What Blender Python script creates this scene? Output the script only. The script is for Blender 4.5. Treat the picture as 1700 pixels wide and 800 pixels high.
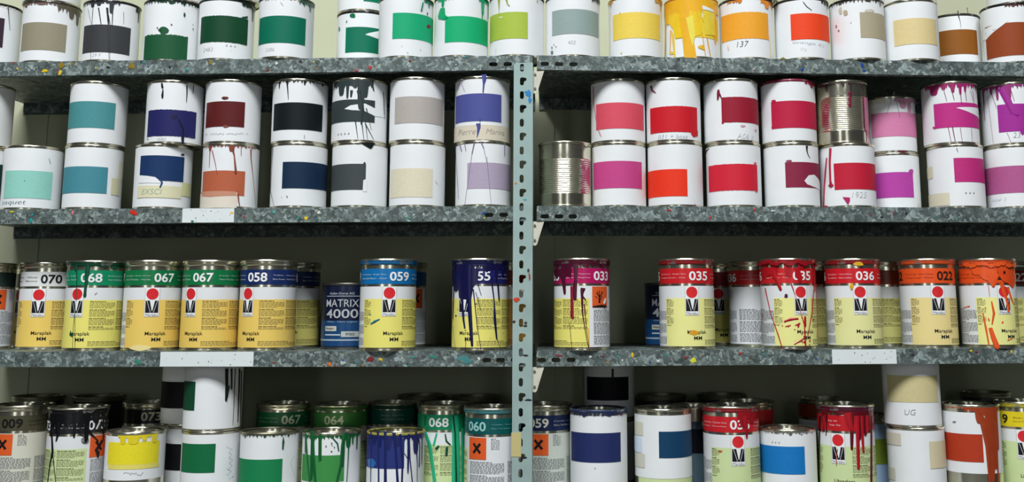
import bpy, bmesh, math, random
from mathutils import Vector, Matrix
from mathutils.geometry import tessellate_polygon

for o in list(bpy.data.objects): bpy.data.objects.remove(o)
SC = bpy.context.scene
COL = SC.collection

# ------------------------------------------------------------------ camera
F, PX, PY, YH = 1750.0, 940.0, 233.0, 512.0
ROLL = math.radians(-0.17)
TH = math.atan((YH-PY)/F)
H = 1.5
cd = bpy.data.cameras.new('camera'); cam = bpy.data.objects.new('camera', cd); COL.objects.link(cam)
cd.sensor_fit = 'HORIZONTAL'; cd.sensor_width = 36.0; cd.lens = 36.0*F/1700.0
cd.shift_x = (850-PX)/1700.0; cd.shift_y = (PY-400)/1700.0
cd.clip_start = 0.05; cd.clip_end = 50
cam.matrix_world = (Matrix.Translation((0, 0, H)) @ Matrix.Rotation(math.pi/2+TH, 4, 'X') @ Matrix.Rotation(ROLL, 4, 'Z'))
SC.camera = cam

# ------------------------------------------------------------------ light and exposure
SC.view_settings.view_transform = 'Standard'; SC.view_settings.look = 'None'
SC.view_settings.gamma = 1.0; SC.view_settings.use_curve_mapping = False
SC.view_settings.exposure = 0.0
w = bpy.data.worlds.new('world'); SC.world = w; w.use_nodes = True
w.node_tree.nodes['Background'].inputs[0].default_value = (0.75, 0.9, 1.0, 1)
w.node_tree.nodes['Background'].inputs[1].default_value = 0.012
def area(name, loc, target, sx, sy, power, col):
    l = bpy.data.lights.new(name, 'AREA'); l.shape = 'RECTANGLE'; l.size = sx; l.size_y = sy
    l.energy = power; l.color = col
    o = bpy.data.objects.new(name, l); COL.objects.link(o); o.location = loc
    o.rotation_euler = (Vector(target)-Vector(loc)).to_track_quat('-Z', 'Y').to_euler()
    return o
area('ceiling_light_bank', (-0.4, -1.5, 5.7), (0, 1.9, 1.55), 3.6, 1.2, 374, (0.955, 0.985, 1.0))
area('fill_strip_left', (-1.5, -2.2, 2.05), (0, 1.9, 1.5), 0.30, 2.1, 9, (0.93, 0.99, 1.0))  # added strip lamp behind the camera: frontal fill and bright streaks on the tins
area('fill_strip_right', (0.75, -2.4, 2.05), (0.3, 1.9, 1.5), 0.26, 2.1, 7.5, (0.93, 0.99, 1.0))  # second added strip, so metal and rims have something bright to reflect

# ------------------------------------------------------------------ photo pixel <-> place
CR, SR = math.cos(ROLL), math.sin(ROLL)
def ray(x, y):
    a = (x-PX)/F; b = -(y-PY)/F
    a, b = a*CR-b*SR, a*SR+b*CR
    return Vector((a, math.cos(TH)-b*math.sin(TH), math.sin(TH)+b*math.cos(TH)))
D0 = 1.86
_r = ray(887, 512)
OX = Vector((_r.x/_r.y*D0, D0, 0))
ANG = {'L': math.radians(2.3), 'R': math.radians(4.2)}
def bay(k):
    a = ANG[k]
    if k == 'L': return Vector((-math.cos(a), math.sin(a), 0)), Vector((math.sin(a), math.cos(a), 0)), -a
    return Vector((math.cos(a), math.sin(a), 0)), Vector((-math.sin(a), math.cos(a), 0)), a
def onplane(k, x, y, t=0.0):
    e, n, rz = bay(k); r = ray(x, y); o = OX+n*t
    l = o.dot(n)/r.dot(n)
    return r*l+Vector((0, 0, H))
# shelf heights (top face)
SZ = {1: 1.9525, 2: 1.6795, 3: 1.4275, 4: 1.170}

# ------------------------------------------------------------------ materials
KALB = 0.95
def lin(c):
    c = c/255.0
    return c/12.92 if c <= 0.04045 else ((c+0.055)/1.055)**2.4
def rgb(t): return tuple(min(0.88, lin(v)/KALB) for v in t)+(1,)
MATS = {}
def mat(name, color, rough=0.5, metal=0.0, spec=0.4, noise=0.0, nscale=60, bump=0.0, coat=0.0):
    if name in MATS: return MATS[name]
    m = bpy.data.materials.new(name); m.use_nodes = True
    nt = m.node_tree; b = nt.nodes['Principled BSDF']
    b.inputs['Roughness'].default_value = rough; b.inputs['Metallic'].default_value = metal
    b.inputs['Specular IOR Level'].default_value = spec
    if coat: b.inputs['Coat Weight'].default_value = coat; b.inputs['Coat Roughness'].default_value = 0.15
    c = rgb(color)
    if name.startswith('rim_'): noise = 0.5
    b.inputs['Base Color'].default_value = c
    if noise or bump:
        tc = nt.nodes.new('ShaderNodeTexCoord'); n = nt.nodes.new('ShaderNodeTexNoise')
        n.inputs['Scale'].default_value = nscale; n.inputs['Detail'].default_value = 5
        nt.links.new(tc.outputs['Object'], n.inputs['Vector'])
        if noise:
            rp = nt.nodes.new('ShaderNodeValToRGB')
            rp.color_ramp.elements[0].position = 0.3; rp.color_ramp.elements[1].position = 0.7
            rp.color_ramp.elements[0].color = tuple(v*(1-noise) for v in c[:3])+(1,)
            rp.color_ramp.elements[1].color = tuple(min(0.9, v*(1+noise*0.6)) for v in c[:3])+(1,)
            if name.startswith('rim_'):
                n.inputs['Scale'].default_value = 55; cr = rp.color_ramp
                cr.elements[0].position = 0.30; cr.elements[0].color = tuple(v*0.3 for v in c[:3])+(1,)
                cr.elements[1].position = 0.46; cr.elements[1].color = c
                e = cr.elements.new(0.58); e.color = c
                e = cr.elements.new(0.63); e.color = tuple(0.25*v+0.36 for v in c[:3])+(1,)
                mr = nt.nodes.new('ShaderNodeMapRange'); mr.inputs[1].default_value = 0.56; mr.inputs[2].default_value = 0.64; mr.inputs[4].default_value = 0.9
                nt.links.new(n.outputs['Fac'], mr.inputs[0]); nt.links.new(mr.outputs[0], b.inputs['Metallic'])
            nt.links.new(n.outputs['Fac'], rp.inputs['Fac']); nt.links.new(rp.outputs['Color'], b.inputs['Base Color'])
        if bump:
            bp = nt.nodes.new('ShaderNodeBump'); bp.inputs['Strength'].default_value = bump; bp.inputs['Distance'].default_value = 0.002
            nt.links.new(n.outputs['Fac'], bp.inputs['Height']); nt.links.new(bp.outputs['Normal'], b.inputs['Normal'])
    MATS[name] = m
    return m
def paint(c): return mat('paint_%02x%02x%02x' % c, c, 0.32, 0, 0.45, 0.06, 90)
def ink(c): return mat('ink_%02x%02x%02x' % c, c, 0.6, 0, 0.25)
def swm(c): return mat('swatch_%02x%02x%02x' % c, c, 0.6, 0, 0.25, 0.05, 260)
def paper(c): return mat('paper_%02x%02x%02x' % c, c, 0.6, 0, 0.3, 0.025, 30)
WHITE = (232, 234, 238)
TIN = mat('tinplate', (222, 217, 196), 0.22, 0.95, 0.5, 0.12, 40)
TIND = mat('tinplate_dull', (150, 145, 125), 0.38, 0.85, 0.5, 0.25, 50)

def galv():
    m = bpy.data.materials.new('galvanised_steel'); m.use_nodes = True
    nt = m.node_tree; b = nt.nodes['Principled BSDF']; L = nt.links.new
    tc = nt.nodes.new('ShaderNodeTexCoord')
    dn = nt.nodes.new('ShaderNodeTexNoise'); dn.inputs['Scale'].default_value = 120; dn.inputs['Detail'].default_value = 3
    mx = nt.nodes.new('ShaderNodeMixRGB'); mx.inputs[0].default_value = 0.022
    L(tc.outputs['Object'], dn.inputs['Vector']); L(tc.outputs['Object'], mx.inputs[1]); L(dn.outputs['Color'], mx.inputs[2])
    v = nt.nodes.new('ShaderNodeTexVoronoi'); v.inputs['Scale'].default_value = 165
    L(mx.outputs[0], v.inputs['Vector'])
    bw = nt.nodes.new('ShaderNodeSeparateColor'); L(v.outputs['Color'], bw.inputs[0])
    rp = nt.nodes.new('ShaderNodeValToRGB'); cr = rp.color_ramp
    cr.elements[0].position = 0.0; cr.elements[0].color = rgb((80, 91, 89))
    cr.elements[1].position = 1.0; cr.elements[1].color = rgb((172, 188, 185))
    e = cr.elements.new(0.55); e.color = rgb((108, 121, 118))
    e = cr.elements.new(0.8); e.color = rgb((138, 152, 149))
    L(bw.outputs[0], rp.inputs['Fac'])
    n2 = nt.nodes.new('ShaderNodeTexNoise'); n2.inputs['Scale'].default_value = 35; n2.inputs['Detail'].default_value = 6
    L(tc.outputs['Object'], n2.inputs['Vector'])
    r2 = nt.nodes.new('ShaderNodeValToRGB'); r2.color_ramp.elements[0].position = 0.3; r2.color_ramp.elements[0].color = (.5, .5, .5, 1)
    r2.color_ramp.elements[1].position = 0.62; r2.color_ramp.elements[1].color = (1, 1, 1, 1)
    L(n2.outputs['Fac'], r2.inputs['Fac'])
    mm = nt.nodes.new('ShaderNodeMixRGB'); mm.blend_type = 'MULTIPLY'; mm.inputs[0].default_value = 1
    L(rp.outputs['Color'], mm.inputs[1]); L(r2.outputs['Color'], mm.inputs[2])
    L(mm.outputs[0], b.inputs['Base Color'])
    b.inputs['Roughness'].default_value = 0.5; b.inputs['Metallic'].default_value = 0.25
    return m
GALV = galv()
POST = mat('painted_post_steel', (156, 178, 174), 0.5, 0.1, 0.4, 0.10, 25)
CREAM = mat('cream_bracket', (205, 202, 186), 0.6, 0, 0.3, 0.12, 40)
WALL = mat('cream_wall', (196, 198, 170), 0.85, 0, 0.2, 0.06, 4, 0.2)
WALLR = WALL
FLOOR = mat('concrete_floor', (120, 120, 115), 0.8, 0, 0.2, 0.15, 6)

# ------------------------------------------------------------------ mesh builder
class MB:
    def __init__(s): s.v = []; s.f = []; s.mi = []; s.mats = []; s.sm = []
    def slot(s, m):
        if m not in s.mats: s.mats.append(m)
        return s.mats.index(m)
    def add(s, vs, fs, m, smooth=False):
        b = len(s.v); k = s.slot(m); s.v += [tuple(p) for p in vs]
        for f in fs: s.f.append([b+i for i in f]); s.mi.append(k); s.sm.append(smooth)
    def mesh(s, name):
        me = bpy.data.meshes.new(name); me.from_pydata(s.v, [], s.f)
        for m in s.mats: me.materials.append(m)
        me.polygons.foreach_set('material_index', s.mi); me.polygons.foreach_set('use_smooth', s.sm)
        me.update(); return me
    def build(s, name, parent=None, loc=None):
        return link(name, s.mesh(name), parent, loc)
    def box(s, c, d, m):
        x, y, z = c; a, b, e = d[0]/2, d[1]/2, d[2]/2
        vs = [(x+i*a, y+j*b, z+k*e) for k in (-1, 1) for j in (-1, 1) for i in (-1, 1)]
        s.add(vs, [(0, 2, 3, 1), (4, 5, 7, 6), (0, 1, 5, 4), (1, 3, 7, 5), (3, 2, 6, 7), (2, 0, 4, 6)], m)
    def lathe(s, prof, m, n=64, smooth=True, close=False):
        vs = [(r*math.sin(2*math.pi*i/n), -r*math.cos(2*math.pi*i/n), z) for r, z in prof for i in range(n)]
        k = len(prof); fs = []
        for j in range(k-1 if not close else k):
            j2 = (j+1) % k
            for i in range(n): fs.append((j*n+i, j*n+(i+1) % n, j2*n+(i+1) % n, j2*n+i))
        s.add(vs, fs, m, smooth)
def link(name, me, parent=None, loc=None):
    o = bpy.data.objects.new(name, me); COL.objects.link(o)
    if parent: o.parent = parent
    if loc is not None: o.location = loc
    return o
def tag(o, label=None, cat=None, group=None, kind=None):
    for k, v in (('label', label), ('category', cat), ('group', group), ('kind', kind)):
        if v: o[k] = v
    return o
def shade_auto(me, deg=35):
    try: me.set_sharp_from_angle(angle=math.radians(deg))
    except Exception: pass
    return me

def plate(loops, thick, name):
    """flat plate with holes: loops of (x,z); lies in the XZ plane, thick along +Y"""
    cu = bpy.data.curves.new(name, 'CURVE'); cu.dimensions = '2D'; cu.fill_mode = 'BOTH'; cu.extrude = thick/2
    for lp in loops:
        sp = cu.splines.new('POLY'); sp.points.add(len(lp)-1); sp.use_cyclic_u = True
        for p, q in zip(sp.points, lp): p.co = (q[0], q[1], 0, 1)
    ob = bpy.data.objects.new(name, cu); me = ob.to_mesh()
    vs = [(v.co.x, thick/2-v.co.z, v.co.y) for v in me.vertices]
    fs = [tuple(p.vertices) for p in me.polygons]
    ob.to_mesh_clear(); bpy.data.objects.remove(ob); bpy.data.curves.remove(cu)
    return vs, fs
def slot_loop(cx, cz, w, h, n=6):
    pts = []; r = min(w, h)/2
    if w >= h:
        for i in range(n+1):
            a = -math.pi/2+math.pi*i/n; pts.append((cx+w/2-r+r*math.cos(a), cz+r*math.sin(a)))
        for i in range(n+1):
            a = math.pi/2+math.pi*i/n; pts.append((cx-w/2+r+r*math.cos(a), cz+r*math.sin(a)))
    else:
        for i in range(n+1):
            a = math.pi*i/n; pts.append((cx+r*math.cos(a), cz+h/2-r+r*math.sin(a)))
        for i in range(n+1):
            a = math.pi+math.pi*i/n; pts.append((cx+r*math.cos(a), cz-h/2+r+r*math.sin(a)))
    return pts

# text as flat triangles, cached
TXT = {}
def text2d(s, bold=0.0, shear=0.0):
    k = (s, bold, shear)
    if k in TXT: return TXT[k]
    cu = bpy.data.curves.new('t', 'FONT'); cu.body = s; cu.size = 1; cu.offset = bold; cu.shear = shear; cu.resolution_u = 3
    cu.fill_mode = 'FRONT'
    ob = bpy.data.objects.new('t', cu); me = ob.to_mesh()
    vs = [(v.co.x, v.co.y) for v in me.vertices]; fs = [tuple(p.vertices) for p in me.polygons]
    ob.to_mesh_clear(); bpy.data.objects.remove(ob); bpy.data.curves.remove(cu)
    xs = [p[0] for p in vs] or [0, 1]; ys = [p[1] for p in vs] or [0, 1]
    TXT[k] = (vs, fs, min(xs), max(xs), min(ys), max(ys))
    return TXT[k]

# ------------------------------------------------------------------ the setting
def structure(name, mb, loc=(0, 0, 0), rz=0):
    o = mb.build(name); o.location = loc; o.rotation_euler = (0, 0, rz); o['kind'] = 'structure'; return o
SHELF_D = 0.385
eL, nL, rL = bay('L'); eR, nR, rR = bay('R')
fl = MB(); fl.box((0, 0.3, -0.05), (9, 7.5, 0.1), FLOOR); structure('floor', fl)
WT = 0.389
wl = MB(); wl.box((-1.0, WT+0.06, 1.65), (2.03, 0.12, 3.3), WALL); structure('wall_back_left', wl, OX, rL)
wr = MB(); wr.box((1.0, WT+0.06, 1.65), (2.03, 0.12, 3.3), WALLR); structure('wall_back_right', wr, OX, rR)

# wall pilaster seen behind the left bay
p_edge = onplane('L', 78, 235, WT); s_edge = (p_edge-OX).dot(-eL)
tr = MB(); tr.box((s_edge-0.45, WT-0.0008, 1.65), (0.90, 0.0052, 3.3), WALL)
structure('trim_1', tr, OX, rL)

LIP = 0.0265
def shelf(k, i, label, tags=(), splats=()):
    e, n, rz = bay(k); sgn = -1 if k == 'L' else 1
    root = bpy.data.objects.new('steel_shelf', None); COL.objects.link(root)
    root.location = OX+Vector((0, 0, SZ[i])); root.rotation_euler = (0, 0, rz)
    tag(root, label, 'shelf', 'galvanised shelves')
    if k == 'L': x0, x1 = -1.16, -0.004
    else: x0, x1 = 0.004, 1.10
    if k == 'L' and i > 1: x1 = -0.004
    mb = MB()
    # front lip with slots
    loops = [[(x0, -LIP), (x1, -LIP), (x1, 0), (x0, 0)]]
    sl = {('L', 1): (819, 843, 867), ('L', 2): (812, 836, 860), ('L', 3): (808, 831, 855), ('R', 1): (904.5, 928, 952), ('R', 2): (904.5, 928, 951), ('R', 3): (899, 923, 948)}.get((k, i), ())
    zc = -0.0155
    for px in sl:
        pr = onplane(k, px, {1: 107, 2: 361, 3: 603}[i]); xx = (pr-OX).dot(Vector((math.cos(rz), math.sin(rz), 0)))
        loops.append(slot_loop(xx, zc-(0.003 if i == 2 and k == 'R' else 0), 0.0155, 0.0075))
    vs, fs = plate(loops, 0.0014, 'lip'); mb.add(vs, fs, GALV)
    sk = math.tan(math.radians(3.25)); D_ = SHELF_D; X0, X1 = x0, x1
    def xe(t): return (x0, x1-sk*t) if k == 'L' else (x0+sk*t, x1)
    def bar(t0, t1, za, zb):                                                                     # decks are mitred where the two bays meet
        (a0, a1), (b0, b1) = xe(t0), xe(t1)
        vs = [(a0, t0, za), (a1, t0, za), (b1, t1, za), (b0, t1, za), (a0, t0, zb), (a1, t0, zb), (b1, t1, zb), (b0, t1, zb)]
        mb.add(vs, [(3, 2, 1, 0), (4, 5, 6, 7), (0, 1, 5, 4), (1, 2, 6, 5), (2, 3, 7, 6), (3, 0, 4, 7)], GALV)
    bar(0.0015, D_, -0.0016, 0.0)
    bar(0.0015, 0.0156, -LIP, -LIP+0.0016)
    bar(D_-0.0016, D_, -LIP, -0.0016)
    mb.build('shelf_board', root)
    inv = (Matrix.Translation(root.location) @ Matrix.Rotation(rz, 4, 'Z')).inverted()
    for (a, b, y0, y1, lab) in tags:
        P = [inv @ onplane(k, x, y, -0.0004) for x, y in ((a, y1), (b, y1), (b, y0), (a, y0))]
        m2 = MB(); zb, zt = -LIP+0.0006, -0.0006
        xa, xb = P[0].x, P[1].x; m2.box(((xa+xb)/2, -0.0003, (zb+zt)/2), (xb-xa, 0.0005, zt-zb), paper((222, 228, 228)))
        rr = random.Random(int(a)); sp = ink((60, 60, 60))
        for _ in range(14):
            cx, cz, q = rr.uniform(xa+.004, xb-.004), rr.uniform(zb+.002, zt-.002), rr.uniform(.0004, .0011)
            m2.add([(cx+q*math.cos(t*1.05), -0.0008, cz+q*math.sin(t*1.05)) for t in range(6)], [tuple(range(6))], sp)
        t = m2.build('paper_tag', root); t['label'] = lab
    if splats:
        rr = random.Random(len(splats)*7+i)
        for (x, y, sx, sy, c) in splats:
            m3 = MB()
            p = inv @ onplane(k, x, y, 0); nn = 11; pts = []
            for q in range(nn):
                rad = rr.uniform(0.55, 1.15); a = 2*math.pi*q/nn
                pts.append((p.x+sx*0.00053*rad*math.cos(a), -0.0007, max(-LIP+.0003, min(-.0003, p.z+sy*0.00053*rad*math.sin(a)))))
            m3.add(pts+[(p.x, -0.0011, p.z)], [(q, (q+1) % nn, nn) for q in range(nn)], paint(c), True)
            m3.build('paint_splatter', root)
    return root
YE, RD, TE, BL, OC = (222, 190, 40), (190, 50, 45), (40, 150, 150), (30, 70, 150), (140, 115, 40)
rnd = random.Random(5)
def rs(n, x0, x1, yf):
    out = []
    for _ in range(n):
        x = rnd.uniform(x0, x1); s = rnd.choice((2, 2.5, 3, 4, 5))
        out.append((x, yf+rnd.uniform(4, 21), s*rnd.uniform(.8, 1.6), s, rnd.choice((YE, RD, TE, BL, (70, 70, 70), (40, 50, 48), (210, 215, 210), (60, 120, 100), (170, 130, 60)))))
    return out
shelf('L', 1, 'galvanised steel shelf board on the left under the top row of white cans', (),
      [(75, 118, 14, 6, YE), (100, 121, 9, 10, YE), (102, 108, 11, 12, OC), (219, 109, 13, 13, OC), (120, 106, 5, 6, OC), (350, 103, 8, 8, OC), (592, 117, 8, 4, RD), (615, 112, 8, 7, RD), (681, 101, 5, 5, (130, 30, 40)), (772, 94, 9, 4, TE), (445, 117, 8, 5, (120, 50, 40)), (499, 102, 6, 6, (60, 40, 45))]+rs(20, 5, 840, 97))
shelf('L', 2, 'galvanised steel shelf board on the left carrying white cans stacked two high', ((302, 388, 346, 371, 'white paper tag'),),
      [(222, 353.5, 17, 9, (200, 50, 40)), (121, 353, 5, 8, (215, 120, 130)), (52, 366, 8, 8, TE), (20, 351, 11, 4, (190, 180, 70)), (150, 366, 7, 7, (130, 150, 130)), (508, 362, 7, 9, YE), (530, 353, 10, 6, (225, 215, 200)), (455, 352, 8, 6, (80, 170, 160)), (680, 362, 8, 4, (70, 140, 120))]+rs(26, 5, 840, 347))
shelf('L', 3, 'galvanised steel shelf board on the left carrying cans with green and blue bands', ((265, 420, 588, 614, 'long white paper tag'),),
      [(548, 605, 7, 7, (220, 110, 40)), (615, 596, 14, 10, (120, 30, 30)), (770, 597, 30, 14, (70, 130, 130)), (720, 592, 16, 8, (60, 120, 110)), (230, 600, 14, 10, (60, 130, 110)), (660, 596, 14, 9, (150, 160, 165)), (570, 602, 12, 8, (175, 185, 180))]+rs(22, 440, 840, 588))
shelf('L', 4, 'lowest steel shelf board on the left under the bottom row of dripped cans')
shelf('R', 1, 'galvanised steel shelf board on the right under the yellow, orange and brown swatch cans', (),
      [(1332, 115, 7, 7, BL), (1431, 108, 7, 9, BL), (1434, 117, 8, 5, BL), (1127, 97, 4, 10, (50, 60, 60)), (1160, 111, 6, 6, (60, 70, 70)), (1300, 95, 12, 3, YE)]+rs(10, 970, 1690, 97))
shelf('R', 2, 'galvanised steel shelf board on the right carrying pink and red swatch cans', (),
      [(1110, 349, 9, 4, RD), (1253, 348, 5, 4, RD), (1283, 350, 11, 3, (215, 220, 215)), (1125, 343, 10, 3, (40, 110, 140))]+rs(9, 970, 1690, 348))
shelf('R', 3, 'galvanised steel shelf board on the right carrying red and orange banded cans', ((1382, 1489, 578, 604, 'white paper tag with a red dot'),),
      [(1050, 589, 6, 8, YE), (1151, 598, 12, 9, (215, 215, 60)), (1139, 593, 10, 6, (120, 60, 60)), (928, 590, 14, 5, (130, 60, 60)), (964, 588, 6, 6, (50, 50, 50)), (1000, 591, 10, 3, (120, 60, 60)), (1515, 588, 7, 7, (60, 60, 60)), (1612, 582, 6, 4, YE), (1679, 584, 5, 6, YE), (1229, 586, 6, 4, RD), (1621, 584, 7, 4, (110, 40, 60))]+rs(16, 980, 1370, 583))
shelf('R', 4, 'lowest steel shelf board on the right under the bottom row of blue and red cans')

# upright post
def post():
    root = bpy.data.objects.new('slotted_upright', None); COL.objects.link(root)
    pt = onplane('L', 869, 104, -0.0022); px = pt.x
    root.location = (px, pt.y, 0)
    tag(root, 'grey-green slotted steel upright between the left and right shelves', 'shelf post')
    zt = pt.z; wd = 0.0345; mb = MB(); pit = 0.0252; z = zt+0.0031; i = 0
    while z > 0.04:
        z1 = z; z0 = max(0, z-pit); zc = (z0+z1)/2
        top_ = min(z1, zt); cell = [(-wd/2, z0), (wd/2, z0), (wd/2, top_), (-wd/2, top_)]
        if i == 0: cell = [(-wd/2, z0), (wd/2, z0), (wd/2, zt-.004), (wd/2-.004, zt), (-wd/2+.004, zt), (-wd/2, zt-.004)]
        hx = -.0025; R = .0036
        if i % 2: hole = [(hx+R*math.cos(t), zc+.0038+R*math.sin(t)) for t in (1.6, 2.1, 2.6, 3.14)]+[(hx+R*math.cos(t), zc-.0038+R*math.sin(t)) for t in (3.14, 3.7, 4.2, 4.7, 5.2, 5.7, 6.28)]+[(hx+R, zc-.001)]+[(hx+.0052+.0032*math.cos(t), zc+.0036+.0032*math.sin(t)) for t in (-1.5, -.9, -.3, .3, .9, 1.5)]
        else: hole = slot_loop(hx, zc, .0072, .0146)
        vs, fs = plate([cell, hole] if zc > .9 else [cell], 0.0018, 'post'); mb.add([(x, y-.001, q) for x, y, q in vs], fs, POST)
        z -= pit; i += 1
    mb.box((wd/2-.0009, 0.021, zt/2), (0.0018, 0.0402, zt-.002), POST)
    mb.build('post_angle', root)
    inv = Matrix.Translation(root.location).inverted()
    g = 0
    for i in (1, 2, 3):
        zz = SZ[i]-LIP; m = MB()
        x0 = wd/2+.0002
        prof = [(x0, zz-.001), (x0+.020, zz-.001), (x0+.0075, zz-.041), (x0+.005, zz-.0435), (x0, zz-.043)]
        vs, fs = plate([prof], 0.002, 'g'); m.add([(x, y+.004, z) for x, y, z in vs], fs, CREAM)
        gp = m.build('corner_gusset', root); gp['label'] = 'cream triangular gusset'
        for bz in (zz-.008, zz-.034):
            b = MB(); b.add([(x0+.0035+.0022*math.cos(q*math.pi/3), dy, bz+.0022*math.sin(q*math.pi/3)) for dy in (.004, .0018) for q in range(6)],
                  [(6, 7, 8, 9, 10, 11)]+[(q, (q+1) % 6, 6+(q+1) % 6, 6+q) for q in range(6)], TIND)
            b.build('bolt', gp)
    rr = random.Random(3)
    for (x, y, sx, sy, c) in [(878, 155, 11, 15, (50, 130, 190)), (880, 166, 7, 12, (50, 130, 190)), (874, 152, 8, 4, (60, 140, 190)), (856, 304, 5, 5, (210, 130, 80)), (857, 497, 12, 10, (200, 70, 45)), (872, 541, 8, 4, (60, 60, 60)), (877, 449, 5, 8, (70, 60, 60)), (853, 534, 6, 6, (50, 50, 50)), (878, 664, 15, 4, (40, 40, 45)), (870, 760, 12, 4, (40, 40, 45)), (872, 590, 12, 3, (40, 40, 45)), (873, 536, 6, 6, (60, 70, 70)), (867, 482, 9, 4, (150, 140, 110)), (872, 331, 8, 3, (80, 160, 170)), (879, 459, 4, 14, (150, 70, 60))]:
        m = MB(); p = inv @ onplane('L', x, y, -.0045); nn = 10
        pts = [(max(-wd/2, min(wd/2-.0005, p.x+sx*.00053*rr.uniform(.5, 1.15)*math.cos(2*math.pi*q/nn))), -.0015, p.z+sy*.00053*rr.uniform(.6, 1.1)*math.sin(2*math.pi*q/nn)) for q in range(nn)]
        m.add(pts+[(p.x, -.0018, p.z)], [(q, (q+1) % nn, nn) for q in range(nn)], paint(c), True)
        m.build('paint_splatter', root)
    p = inv @ onplane('L', 857, 738, -.0045)
    m = MB(); m.box((p.x, -.0014, p.z), (.017, .0006, .040), paper((196, 184, 128))); t = m.build('masking_tape', root); t['label'] = 'yellowed strip of masking tape'
post()

# ------------------------------------------------------------------ cans
R0 = 0.0500
PLACED = []; PUSH = []
HS, HT = 0.1185, 0.1600
SHAPES = {}
def shape(key, fn):
    if key not in SHAPES:
        mb = MB(); fn(mb); SHAPES[key] = shade_auto(mb.mesh(key[0]))
    return SHAPES[key]

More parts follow.
